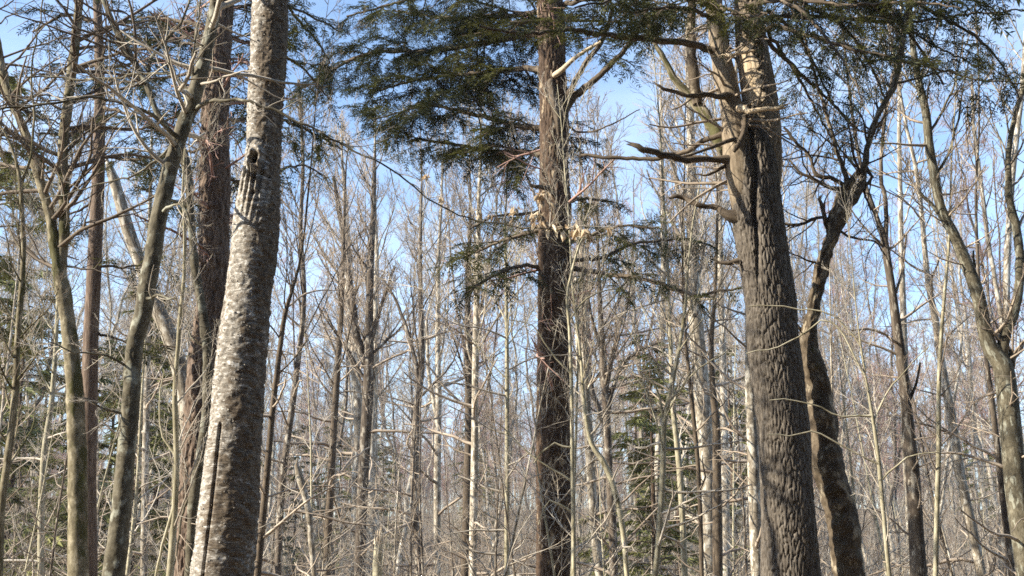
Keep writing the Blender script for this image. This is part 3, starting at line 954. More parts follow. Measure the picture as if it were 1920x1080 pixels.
g, V = hero_trunk(P, R, 180, 'birch', 5, birch_detail)
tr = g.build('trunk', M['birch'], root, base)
rng = np.random.default_rng(12)
sel = rng.choice(np.where((V[:, 2] > 1.2) & (V[:, 2] < 6.3))[0], 1500, replace=False)
axx = np.stack([np.interp(V[sel, 2], P[:, 2], P[:, k]) for k in range(3)], 1)
Nn = V[sel] - axx; Nn[:, 2] = 0; Nn /= np.linalg.norm(Nn, axis=1, keepdims=True)
Tt = np.cross(UP, Nn)
curl = np.array([(0, -.5, 0), (0, .5, 0), (.5, -.45, .10), (.5, .45, .10), (.9, -.3, .42), (.9, .35, .42)])
cf = np.array([[0, 2, 3, 1], [2, 4, 5, 3]])
flake = Geo()
ang = rng.normal(0, .5, len(sel))[:, None] + np.where(rng.random(len(sel)) < .5, 0, math.pi)[:, None]
X = Tt * np.cos(ang) + UP * np.sin(ang)
Y = np.cross(Nn, X)
s = rng.uniform(.005, .013, len(sel))[:, None]
flake.blades(V[sel] + Nn * .002, X * s, Y * s * rng.uniform(.5, 1.4, (len(sel), 1)), curl, cf)
flake.build('bark_curls', M['birch'], root, base, smooth=False, kind='stuff')

# --- red brown trunk behind the birch
root, base = start('hemlock_tree', 'red brown furrowed trunk standing straight behind the pale birch', 358, 11.5)
P, R = trunk_path([(360, 1085, 60), (366, 950, 60), (374, 820, 62), (384, 700, 62), (392, 620, 60), (399, 540, 56), (402, 400, 57), (403, 300, 57), (404, 200, 54), (411, 100, 48), (418, 0, 42), (424, -70, 38)],
                  11.5, .016, height=16, seed=5)
g, _ = hero_trunk(P, R, 110, 'plate', 8)
g.build('trunk', M['red'], root, base)
for i, (pts, kw) in enumerate([
    ([(410, 90, 9), (360, 85, 7, .3), (300, 75, 5, .6), (240, 70, 3, .9)], dict(length=.55, dens=1.3, size=.16)),
    ([(410, 130, 9), (350, 140, 7, .6), (280, 150, 5, 1), (190, 160, 3, 1.4)], dict(length=.55, dens=1.2, size=.16)),
    ([(405, 60, 9), (340, 40, 7, .4), (260, 30, 4, .8)], dict(length=.6, dens=1.3, size=.17)),
    ([(405, 190, 8), (350, 210, 6, .9), (280, 240, 4, 1.4)], dict(length=.5, dens=1, size=.16)),
    ([(405, 170, 8), (440, 190, 6, .7), (500, 200, 4, 1.2)], dict(length=.5, dens=1.1, size=.16)),
    ([(400, 20, 9), (480, 10, 7, .9), (560, 20, 5, 1.4), (640, 60, 3, 1.8)], dict(length=.6, dens=1.2, size=.16)),
    ([(405, 270, 7), (330, 290, 5, 1), (230, 300, 3, 1.6)], dict(length=.5, dens=.9, size=.16)),
    ([(405, 330, 7), (470, 340, 5, 1.2), (560, 310, 4, 1.8), (610, 330, 3, 2)], dict(length=.5, dens=1.1, size=.17)),
    ([(415, -10, 9), (500, -20, 7, 1.3), (580, 60, 5, 1.9), (620, 120, 3, 2.2)], dict(length=.6, dens=1.2, size=.17)),
    ([(410, 60, 9), (490, 90, 7, 1.5), (560, 120, 5, 2.1), (620, 190, 3, 2.4)], dict(length=.6, dens=1.0, size=.17)),
    ([(405, 360, 7), (340, 380, 5, 1.5), (250, 350, 3, 2.2)], dict(length=.5, dens=.9, size=.16)),
    ([(405, 230, 7), (500, 220, 6, 1.3), (570, 240, 5, 1.8), (640, 280, 3, 2.2)], dict(length=.6, dens=1.1, size=.17)),
]):
    hemlock_limb(pts, 11.6, dl, root, base, seed=300 + i, **kw)
fine_twigs(P[160:400], R[160:400], root, base, M['twig_red'], 60, .9, 8, ang=80, up=0, n2=5)
high_canopy(root, base, P[-1][0], 11.5, 8.2, 15, 8, 2.0, 960)

# --- leaning smooth grey beech with the leafy branch
root, base = start('beech_tree', 'smooth grey beech leaning right, in front of the red brown trunk', 213, 8)
PX = [(213, 1085, 41), (228, 950, 38), (238, 840, 33), (246, 740, 32), (252, 650, 31), (268, 590, 33), (279, 520, 33), (288, 470, 33), (296, 420, 30), (308, 360, 28),
      (322, 305, 26), (340, 250, 28), (356, 205, 29), (374, 145, 28), (389, 85, 26), (402, 20, 25), (410, -60, 23)]
P, R = trunk_path(PX, 8, .016, height=12, seed=6)
g, _ = hero_trunk(P, R, 70, 'smooth', 14)
g.build('trunk', M['smooth'], root, base)
sm = M['smooth']
for i, (pts, c) in enumerate([
    ([(338, 262, 11), (312, 238, 9, -.1), (285, 215, 8, -.2), (255, 202, 7, -.3), (215, 190, 6, -.4), (170, 181, 6, -.5), (110, 190, 5, -.6), (50, 198, 5, -.6), (-30, 206, 4, -.7)], 26),
    ([(360, 172, 9), (330, 147, 7, .1), (290, 139, 6, .2), (240, 142, 5, .3), (180, 148, 5, .4), (110, 146, 4, .5), (50, 144, 3, .5)], 24),
    ([(366, 205, 9), (388, 192, 8, -.2), (412, 187, 7, -.3), (440, 185, 6, -.35), (470, 190, 6, -.4), (510, 205, 6, -.4), (545, 225, 5, -.4), (590, 243, 4, -.4), (650, 272, 4, -.3), (700, 300, 3.5, -.3),
      (750, 328, 3.5, -.2), (800, 372, 3, -.1), (860, 405, 3, 0), (930, 418, 3, 0), (1000, 424, 3, 0), (1060, 432, 2.5, 0), (1110, 440, 2, 0)], 40),
    ([(300, 400, 8), (330, 380, 5, -.2), (355, 410, 4, -.3), (372, 470, 2, -.3)], 10),
    ([(268, 560, 8), (295, 552, 5, -.1), (330, 560, 3, -.2)], 8),
    ([(366, 150, 6), (362, 100, 4, -.1), (372, 40, 3, -.1), (378, -20, 3, -.1)], 12),
    ([(250, 690, 6), (200, 665, 4, -.1), (140, 655, 3, -.2), (90, 640, 2, -.3)], 12),
    ([(244, 780, 6), (190, 760, 4, -.1), (150, 745, 3, -.2)], 8),
    ([(330, 270, 6), (250, 330, 4, .3), (170, 350, 3, .5), (60, 380, 2, .7)], 16),
]):
    o, Pb, Rb = limb(pts, 8, sm, root, base, seed=50 + i)
    fine_twigs(Pb, Rb, o, base, M['twig_pale'], int(c * .8), .34, 60 + i, up=.02, n2=4, r=.0022, t0=.2)
    if i == 2:
        beech_branch, beech_base = o, base
fine_twigs(P[120:], R[120:], root, base, M['twig_pale'], 46, .9, 9, t1=.7, ang=75, up=.02, n2=5, r=.0028)


# dry leaves hanging on the long branch, each its own
def leaf_mesh(seed):
    rng = np.random.default_rng(seed)
    n, w = 7, 4
    t = np.linspace(0, 1, n)
    prof = np.sin(np.pi * t ** .85) ** .8 * .17 + .010
    fold, bend = rng.uniform(1.1, 2.0), rng.uniform(-1.1, 1.2)
    V = []
    for i in range(n):
        for j in range(w + 1):
            q = (j / w * 2 - 1)
            a = q * fold * 1.3
            x = math.sin(a) * prof[i] / 1.1
            z = (1 - math.cos(a)) * prof[i] + bend * .3 * t[i] ** 2 + .02 * math.sin(9 * t[i] + q * 3)
            V.append((x, z, -t[i]))
    f = [[i * (w + 1) + j, i * (w + 1) + j + 1, (i + 1) * (w + 1) + j + 1, (i + 1) * (w + 1) + j] for i in range(n - 1) for j in range(w)]
    g = Geo(); g.add(np.array(V), f4=np.array(f))
    return g.mesh('leaf', M['leaf'])


LEAVES = [leaf_mesh(i) for i in range(6)]


def hang_leaf(x, y, d, L, roll, parent, base, rng, lean=0.0):
    o = bpy.data.objects.new('leaf', LEAVES[rng.integers(0, 6)])
    COL.objects.link(o)
    o.parent = parent
    o.location = at(x, y, d) - base
    o.rotation_euler = (rng.normal() * .25, roll, rng.uniform(0, 6.28) if lean == 0 else lean)
    l = L / F * d
    o.scale = (l * rng.uniform(.8, 1.2), l * rng.uniform(.8, 1.2), l)


rng = np.random.default_rng(77)
spots = [(1013, 362, 17, -1.3), (1018, 366, 17, .35), (1015, 364, 22, .2), (1030, 378, 19, -1.2), (1012, 364, 24, .7), (1016, 374, 18, -.2), (1030, 380, 18, -.5), (1018, 368, 16, -1.0),
         (895, 391, 19, 0), (903, 393, 26, -.3), (899, 391, 22, .2), (924, 402, 18, -.2), (930, 404, 20, -.4),
         (964, 388, 22, -.4), (968, 398, 20, -1.1), (966, 390, 16, -.3), (962, 410, 24, -.3), (996, 398, 18, .05), (998, 408, 20, .1), (1002, 418, 22, -.3), (1008, 396, 20, -.35), (1014, 410, 24, -.5),
         (1020, 398, 26, -.4), (1030, 425, 28, 0), (1034, 420, 24, -.7), (1046, 426, 24, -.1), (1050, 434, 26, -.3), (1056, 425, 22, -1.2), (1024, 412, 18, -.9), (1074, 430, 26, .1),
         (1080, 420, 26, -.3), (1084, 428, 30, -.5), (1076, 420, 22, .2), (1092, 430, 30, -.6), (1100, 438, 24, -.6), (1070, 434, 20, -.1), (1040, 424, 18, .4), (1005, 422, 16, .5), (985, 405, 14, .3),
         (1104, 440, 20, .1), (1140, 426, 20, .2), (1146, 430, 16, -.4),
         (801, 326, 17, -.4), (798, 328, 14, .2), (806, 332, 16, -.7), (824, 368, 18, .1), (828, 370, 20, -.3), (822, 372, 12, .5), (852, 400, 12, 0), (878, 402, 10, -.1)]
for x, y, L, roll in spots:
    hang_leaf(x, y, 8.0, L * .95, roll, beech_branch, beech_base, rng)
    if rng.random() < .6:
        hang_leaf(x + rng.normal() * 4, y + rng.normal() * 4, 8.03, L * rng.uniform(.6, .95), roll + rng.normal() * .5, beech_branch, beech_base, rng)
g = Geo()
for pts in ([(1000, 424, 2), (1012, 395, 1.8), (1015, 362, 1.6)], [(960, 421, 2), (962, 400, 1.7), (964, 386, 1.5)], [(800, 372, 2), (800, 345, 1.6), (803, 326, 1.5)], [(860, 405, 2), (880, 398, 1.6), (900, 391, 1.5)],
            [(1030, 426, 2), (1032, 400, 1.6), (1030, 378, 1.5)], [(1060, 432, 2), (1080, 424, 1.6), (1145, 426, 1.5)], [(930, 418, 2), (926, 402, 1.5)], [(800, 372, 2), (824, 368, 1.5)]):
    g.tubes(*one(*path(pts, 8, .03)), k=4)
g.build('twigs', M['twig_pale'], beech_branch, beech_base, kind='stuff')

# --- slim curved mossy maple beside the birch
root, base = start('maple_tree', 'slim wavy greenish stem curving up between the leaning grey beech and the birch', 357, 9.6)
P, R = trunk_path([(357, 1085, 19), (359, 1000, 18), (364, 930, 18), (376, 860, 20), (385, 790, 18), (389, 720, 17), (388, 650, 15), (381, 590, 16), (370, 530, 15), (362, 470, 14), (358, 400, 14), (352, 340, 13), (343, 285, 12),
                   (318, 245, 12), (292, 205, 12), (278, 165, 12), (260, 130, 12), (238, 95, 12), (215, 50, 11), (195, 0, 10), (170, -70, 9)], 9.6, .025, height=11, seed=8)
g, _ = hero_trunk(P, R, 40, 'smooth', 17)
g.build('trunk', M['smooth'], root, base)
for i, pts in enumerate([[(275, 160, 9), (284, 110, 8), (330, 55, 6), (345, 30, 5), (360, -20, 4)], [(362, 420, 4), (335, 440, 3), (300, 480, 2)], [(388, 660, 4), (350, 620, 3), (330, 560, 2)], [(366, 920, 5), (345, 950, 4), (322, 1090, 3)]]):
    o, Pb, Rb = limb(pts, 9.6, sm, root, base, seed=70 + i)
    fine_twigs(Pb, Rb, o, base, M['twig'], 10, .4, 80 + i, r=.0025)
fine_twigs(P[150:], R[150:], root, base, M['twig_mid'], 60, 1.0, 10, t1=.7, ang=70, up=.03, n2=5, r=.003)

# --- forked mossy maple at left
root, base = start('maple_tree', 'mossy forked maple at left, pale yellow where the sun strikes its trunk', 146, 11)
P, R = trunk_path([(147, 1085, 38), (146, 980, 34), (145, 880, 34), (143, 800, 33), (139, 720, 30), (132, 640, 27), (122, 570, 26), (113, 520, 25), (105, 470, 22), (93, 400, 19), (78, 350, 18), (65, 300, 18),
                   (45, 240, 15), (22, 190, 15), (6, 140, 12), (0, 90, 9), (-10, 40, 8)], 11, .02, height=9.5, seed=9)
g, _ = hero_trunk(P, R, 60, 'smooth', 23)
g.build('trunk', M['mossy'], root, base)
P2, R2 = path([(113, 540, 15), (116, 480, 19), (121, 420, 20), (119, 340, 18), (118, 270, 18), (127, 200, 18), (135, 130, 18), (143, 60, 17), (149, 0, 15), (153, -60, 13)], 11, .02)
P2, R2 = to_top(P2, R2, 13, np.random.default_rng(5))
g, _ = hero_trunk(P2, R2, 44, 'smooth', 24)
o = g.build('stem', M['mossy'], root, base); o['label'] = 'straight right fork'
for i, pts in enumerate([[(120, 290, 6), (150, 260, 4), (200, 220, 3)], [(20, 190, 6), (60, 215, 4), (120, 235, 3)], [(120, 340, 6), (145, 300, 4), (160, 250, 3), (170, 200, 2)], [(45, 240, 5), (20, 250, 4), (-20, 262, 3)], [(122, 500, 5), (165, 505, 3), (230, 520, 2)]]):
    o, Pb, Rb = limb(pts, 11, M['brown'], root, base, seed=90 + i)
    fine_twigs(Pb, Rb, o, base, M['twig_mid'], 9, .5, 95 + i, r=.003)
fine_twigs(P[120:], R[120:], root, base, M['twig_mid'], 60, 1.2, 11, ang=70, n2=6, r=.0027)
fine_twigs(P2, R2, root, base, M['twig_mid'], 60, 1.3, 12, ang=65, n2=6, r=.0027)

# --- crooked mossy tree behind the split hemlock
root, base = start('yellow_birch_tree', 'crooked scaly tree pressed behind the split hemlock, forking into dead branches', 1590, 11.45)
P, R = trunk_path([(1592, 1085, 50), (1583, 1000, 54), (1568, 930, 56), (1552, 870, 52), (1545, 800, 50), (1535, 740, 48), (1524, 690, 44), (1518, 650, 34), (1520, 600, 26), (1532, 540, 24), (1548, 480, 25), (1566, 425, 27),
                   (1582, 385, 32), (1592, 352, 26), (1600, 335, 18), (1612, 320, 10)], 11.45, .02)
g, _ = hero_trunk(P, R, 80, 'lumpy', 41)
g.build('trunk', M['rough'], root, base)
for i, (pts, c) in enumerate([
    ([(1582, 385, 22), (1600, 372, 20), (1612, 350, 17), (1620, 320, 14), (1626, 280, 12), (1640, 230, 11), (1660, 190, 11), (1680, 150, 10), (1692, 90, 9), (1700, 30, 8), (1706, -50, 7)], 26),
    ([(1592, 360, 14), (1583, 320, 10), (1566, 270, 8), (1545, 200, 7), (1525, 130, 5), (1505, 60, 4)], 16),
    ([(1588, 350, 12), (1572, 345, 9), (1558, 332, 9), (1530, 328, 8), (1516, 290, 6), (1490, 262, 6), (1470, 238, 5)], 10),
    ([(1586, 360, 10), (1560, 350, 8), (1530, 338, 8), (1505, 330, 6), (1480, 300, 4)], 8),
    ([(1566, 420, 9), (1545, 408, 7), (1520, 413, 6), (1498, 420, 6), (1470, 420, 5)], 5),
    ([(1556, 445, 9), (1549, 420, 8), (1544, 395, 8), (1536, 372, 7), (1540, 368, 4)], 2),
    ([(1570, 430, 6), (1600, 445, 5), (1640, 455, 4), (1660, 478, 3)], 5),
    ([(1540, 500, 6), (1500, 480, 3), (1475, 470, 2)], 5),
    ([(1522, 640, 8), (1505, 625, 6), (1492, 606, 5), (1494, 590, 3)], 3),
    ([(1622, 310, 8), (1635, 330, 6), (1620, 360, 5), (1640, 400, 4)], 3),
]):
    o, Pb, Rb = limb(pts, 11.45, M['rough'] if i < 2 else dl, root, base, seed=120 + i, knob=.06, jag=i in (3, 5))
    fine_twigs(Pb, Rb, o, base, M['twig_dark'], c, .6, 130 + i, n2=4, r=.0035, up=.04)

# --- group of darker trunks at right
def bare_tree(name, label, x0, d, pts, mat, height, seed, limbs=(), crown_at=.45, cnt=16, L=-2.6, n4=0, k=10, tw='twig', stem_tw=0, group=None, lt=.5, rmin=.006, n2=7, n3=5, up=.1, lean=.5):
    root, base = start(name, label, x0, d, group=group)
    P, R = trunk_path(pts, d, .12, height=height, seed=seed, lean=lean)
    g = Geo(); g.tubes(*one(P, R), k=k)
    g.build('trunk', mat, root, base)
    rng = np.random.default_rng(seed)
    for i, pp in enumerate(limbs):
        o, Pb, Rb = limb(pp, d, mat, root, base, seed=seed * 7 + i, step=.1)
        if pp[0][2] > 7:
            lo = Geo()
            a, b = crown(Pb, Rb, .35, 7, rng, L=-1.3, n2=5, n3=4, rmin=rmin)
            b.build('twigs', M[tw], o, base, kind='stuff')
            a.build('shoots', M[tw], o, base, kind='stuff')
    if cnt:
        li, t = crown(P, R, crown_at, cnt, rng, L=L, n2=n2, n3=n3, n4=n4, rmin=rmin, up=up)
        li.build('limbs', M[tw] if name == 'sapling' else mat, root, base, kind='stuff')
        t.build('crown', M[tw], root, base, kind='stuff')
    if stem_tw:
        fine_twigs(P, R, root, base, M[tw], stem_tw, .8 * d / 12, seed + 5, t0=.1, t1=.6, ang=75, n2=4, r=.0028 * d / 10, up=.02)
    return root


bare_tree('maple_tree', 'forked grey maple at the right edge, its left limb curving up and left', 1925, 13,
          [(1932, 1085, 44), (1915, 980, 42), (1902, 880, 40), (1893, 780, 38), (1886, 720, 38), (1878, 680, 36), (1858, 655, 30), (1846, 620, 26), (1838, 570, 25), (1826, 530, 24), (1806, 480, 23), (1786, 435, 20),
           (1764, 390, 18), (1752, 330, 18), (1742, 270, 17), (1736, 210, 16), (1722, 150, 14), (1712, 90, 12), (1706, 20, 10), (1700, -50, 9)], M['smooth'], 12, 31,
          limbs=[[(1876, 680, 26), (1884, 630, 21), (1900, 590, 20), (1910, 540, 18), (1912, 480, 18), (1904, 420, 17), (1893, 370, 15), (1890, 300, 12), (1900, 230, 10), (1925, 140, 8)],
                 [(1812, 490, 10), (1780, 430, 8), (1756, 395, 8), (1722, 360, 6)], [(1822, 520, 6), (1827, 500, 5), (1826, 470, 4)], [(1896, 690, 16), (1898, 665, 13), (1896, 655, 10)]],
          crown_at=.5, cnt=14, k=20, stem_tw=26, L=-1.8)
bare_tree('maple_tree', 'slender dark tree with a pale sunlit patch, right of the split hemlock', 1722, 14,
          [(1723, 1085, 30), (1718, 1000, 27), (1712, 900, 26), (1706, 840, 25), (1701, 780, 22), (1695, 720, 19), (1688, 660, 19), (1680, 600, 17), (1672, 540, 15), (1664, 490, 15), (1658, 450, 14), (1648, 420, 10), (1634, 380, 9), (1622, 345, 8), (1612, 300, 7), (1600, 230, 6), (1590, 150, 5)],
          M['brown'], 12, 32, limbs=[[(1658, 460, 11), (1662, 410, 9), (1658, 370, 9), (1652, 330, 8), (1654, 270, 7), (1662, 200, 7), (1680, 120, 6), (1700, 40, 5)], [(1672, 560, 6), (1690, 520, 5), (1700, 440, 4)], [(1702, 760, 7), (1718, 720, 5), (1726, 680, 4)]],
          crown_at=.45, cnt=14, k=16, stem_tw=22, L=-1.8)
bare_tree('maple_tree', 'pale bare trunk rising behind the slender dark tree at right', 1720, 22,
          [(1712, 1085, 18), (1706, 950, 17), (1700, 850, 16), (1697, 760, 14), (1694, 600, 12), (1690, 480, 11), (1688, 360, 9), (1686, 240, 8), (1688, 120, 6), (1690, 0, 5)], M['maple'], 16, 33, crown_at=.5, cnt=18)
bare_tree('maple_tree', 'bare tree leaning right, second from the right edge with a reddish scar', 1830, 18,
          [(1842, 1085, 17), (1822, 990, 18), (1806, 920, 19), (1792, 840, 18), (1784, 780, 17), (1774, 730, 16), (1762, 660, 14), (1754, 600, 13), (1742, 540, 11), (1734, 470, 10), (1728, 400, 9), (1718, 320, 8), (1700, 240, 6)], M['maple'], 14, 34, crown_at=.5, cnt=18, k=14, stem_tw=20)
bare_tree('cherry_tree', 'thin dark pole standing left of the forked maple at right', 1890, 15,
          [(1898, 1085, 12), (1888, 1000, 12), (1878, 910, 12), (1868, 820, 11), (1858, 740, 10), (1848, 660, 8), (1838, 560, 7), (1832, 460, 6), (1830, 360, 5), (1836, 240, 4)], M['brown'], 11, 35, crown_at=.45, cnt=12, stem_tw=16, L=-1.4)
bare_tree('birch_tree', 'white sunlit birch pair rising in the upper right corner', 1890, 24,
          [(1880, 1085, 15), (1882, 800, 14), (1886, 600, 13), (1888, 500, 13), (1892, 420, 12), (1898, 330, 12), (1908, 240, 11), (1918, 150, 10), (1925, 40, 9)], M['maple'], 19, 36,
          limbs=[[(1884, 640, 9), (1868, 540, 9), (1850, 430, 9), (1838, 330, 8), (1826, 240, 7), (1822, 140, 5)]], crown_at=.5, cnt=18)
bare_tree('sapling', 'straight pale sapling between the slender dark tree and the forked maple', 1754, 13,
          [(1754, 1085, 9), (1757, 950, 9), (1760, 840, 9), (1760, 740, 8), (1764, 640, 7), (1772, 540, 6), (1780, 440, 5), (1784, 300, 3)], M['pale'], 8, 37, crown_at=.35, cnt=20, L=-1.2, tw='twig', rmin=.0025, stem_tw=0)
bare_tree('sapling', 'pale sapling with forked shoots just right of the split hemlock', 1662, 10,
          [(1668, 1085, 8), (1658, 980, 8), (1650, 890, 8), (1642, 820, 7), (1634, 770, 6), (1622, 700, 4), (1610, 620, 3)], M['pale'], 5, 38, crown_at=.4, cnt=16, L=-1.0, tw='twig_pale', rmin=.0022,
          limbs=[[(1648, 870, 4), (1600, 850, 3), (1540, 815, 3), (1480, 818, 2.5), (1440, 815, 2)], [(1634, 780, 5), (1580, 782, 3), (1520, 756, 2.5), (1470, 748, 2), (1445, 750, 1.6)], [(1620, 700, 4), (1560, 600, 3), (1500, 630, 2.5), (1440, 655, 2.2), (1400, 664, 2)],
                 [(1615, 650, 4), (1560, 588, 3), (1500, 584, 3), (1470, 574, 2.5), (1400, 575, 2)], [(1636, 790, 4), (1660, 740, 3), (1700, 690, 2), (1740, 650, 2)], [(1650, 900, 4), (1700, 860, 3), (1760, 850, 2)]])

# --- trunks at far left and behind
bare_tree('maple_tree', 'thin dark stem at the left edge, forking high', 2, 9.5,
          [(-2, 1085, 14), (2, 960, 14), (12, 880, 14), (22, 800, 13), (30, 720, 13), (32, 650, 11), (38, 570, 11), (44, 480, 9), (42, 400, 8), (38, 345, 8), (30, 300, 6), (10, 250, 4), (-10, 220, 4)], M['mossy'], 4.8, 41,
          limbs=[[(38, 350, 7), (58, 290, 5), (64, 220, 5), (58, 150, 4), (66, 80, 3), (80, 0, 3)]], crown_at=.45, cnt=20, L=-1.0, rmin=.0025, k=14, tw='twig_mid')
bare_tree('hemlock_tree', 'reddish scaly trunk between the forked mossy maple and the leaning beech', 168, 14,
          [(168, 1085, 28), (166, 900, 28), (168, 740, 29), (170, 640, 28), (174, 560, 27), (179, 450, 26), (184, 340, 24), (186, 260, 22), (187, 180, 20), (186, 90, 18), (182, 0, 16)], M['red'], 15, 42, cnt=0, k=24)
root = bpy.context.scene.objects[-1]
b42 = [o for o in COL.objects if o.get('label', '').startswith('reddish scaly trunk')][0]
bb = np.array(b42.location)
for i, (pts, kw) in enumerate([
    ([(186, 130, 8), (240, 120, 6, .3), (300, 110, 4, .6)], dict(length=.7, dens=1.2, size=.2)), ([(186, 120, 8), (140, 130, 6, .3), (80, 150, 4, .6)], dict(length=.6, dens=.9, size=.2)),
    ([(184, 200, 8), (230, 210, 6, -.3), (280, 225, 4, -.6)], dict(length=.7, dens=1.1, size=.2)), ([(184, 230, 8), (130, 250, 6, -.3), (70, 250, 4, -.6)], dict(length=.5, dens=.8, size=.19)),
    ([(184, 290, 8), (240, 300, 6, .3), (290, 320, 4, .6)], dict(length=.7, dens=1, size=.2)), ([(184, 60, 8), (240, 40, 6, .3), (320, 40, 4, .6)], dict(length=.8, dens=1.2, size=.2)),
    ([(184, 40, 8), (120, 30, 6, .3), (60, 60, 4, .6)], dict(length=.6, dens=.9, size=.2)), ([(176, 500, 6), (240, 500, 4), (310, 490, 3)], dict(length=.5, dens=.9, size=.19)),
    ([(172, 620, 6), (240, 640, 4), (330, 650, 3)], dict(length=.5, dens=.9, size=.19)), ([(176, 380, 6), (130, 400, 4), (70, 390, 3)], dict(length=.5, dens=.7, size=.19))]):
    hemlock_limb(pts, 14, dl, b42, bb, seed=400 + i, **kw)
bare_tree('beech_tree', 'pale cream trunk leaning left, half hidden behind the smooth grey beech', 366, 16,
          [(372, 1085, 30), (366, 960, 30), (360, 860, 30), (350, 760, 31), (334, 680, 30), (314, 620, 29), (298, 585, 27), (276, 530, 24), (258, 480, 23), (240, 430, 24), (226, 380, 22), (213, 335, 20), (206, 316, 15), (200, 300, 5), (198, 296, 1)], M['maple'], 0, 43, cnt=0, k=24, stem_tw=14)
bare_tree('sapling', 'knotty pale sapling between the leaning grey beech and the birch', 318, 9,
          [(318, 1085, 14), (324, 1010, 12), (329, 930, 11), (331, 860, 10), (329, 790, 10), (328, 730, 9), (333, 660, 8), (338, 590, 8), (345, 520, 7), (346, 440, 6), (342, 360, 4)], M['pale'], 6.2, 44, crown_at=.3, cnt=22, L=-.9, tw='twig_pale', rmin=.0022,
          limbs=[[(326, 950, 7), (312, 1000, 6), (300, 1040, 5), (290, 1090, 5)], [(331, 860, 5), (305, 820, 4), (298, 760, 3), (306, 700, 2)]], k=12)
bare_tree('cherry_tree', 'thin dark leaning pole just right of the birch', 484, 13,
          [(482, 1085, 13), (492, 980, 13), (503, 860, 12), (512, 760, 11), (524, 660, 10), (534, 590, 9), (546, 550, 7), (560, 500, 5), (570, 440, 4), (576, 380, 4), (584, 300, 3)], M['dead_limb'], 8.5, 45, crown_at=.4, cnt=16, L=-1.3, tw='twig', rmin=.003, stem_tw=18, k=12)
bare_tree('sapling', 'slim pale sapling just right of the straight hemlock trunk', 1076, 12,
          [(1076, 1085, 8), (1075, 960, 8), (1073, 850, 7), (1072, 740, 7), (1068, 620, 6), (1063, 560, 5), (1072, 510, 5), (1086, 460, 4), (1096, 440, 2)], M['pale'], 0, 46, crown_at=.3, cnt=5, L=-.9, tw='twig_pale', rmin=.0022, k=12,
          limbs=[[(1070, 900, 4), (1020, 870, 3), (970, 830, 2.5), (930, 790, 2)], [(1070, 700, 4), (1030, 660, 3), (1000, 610, 2), (960, 600, 2)], [(1070, 840, 4), (1040, 835, 4), (1012, 850, 3), (1000, 870, 2)], [(1068, 600, 3), (1100, 560, 3), (1160, 540, 2)], [(1074, 960, 4), (1030, 940, 3), (1010, 985, 2)]])
# unseen trunk added at left so that its shade falls on the straight hemlock
root, base = start('hemlock_tree', 'unseen trunk added beyond the left edge to shade the straight hemlock', -1150, 12.4)

# ---------------------------------------------------------------- middle distance trees seen one by one
LEFTOVER = None
q0 = np.array([at(1039, 900, 16)[0], 15.73]) + 10.0 * np.array([sun_to.x, sun_to.y]) / math.hypot(sun_to.x, sun_to.y)
P = np.stack([np.full(30, q0[0]), np.full(30, q0[1]), np.linspace(-.3, 12.2, 30)], 1)
R = np.linspace(.22, .19, 30)
root.location = (q0[0], q0[1], float(ground_z(*q0)))
base = np.array(root.location)
g = Geo(); g.tubes(*one(P, R), k=12); g.build('trunk', M['dark'], root, base)

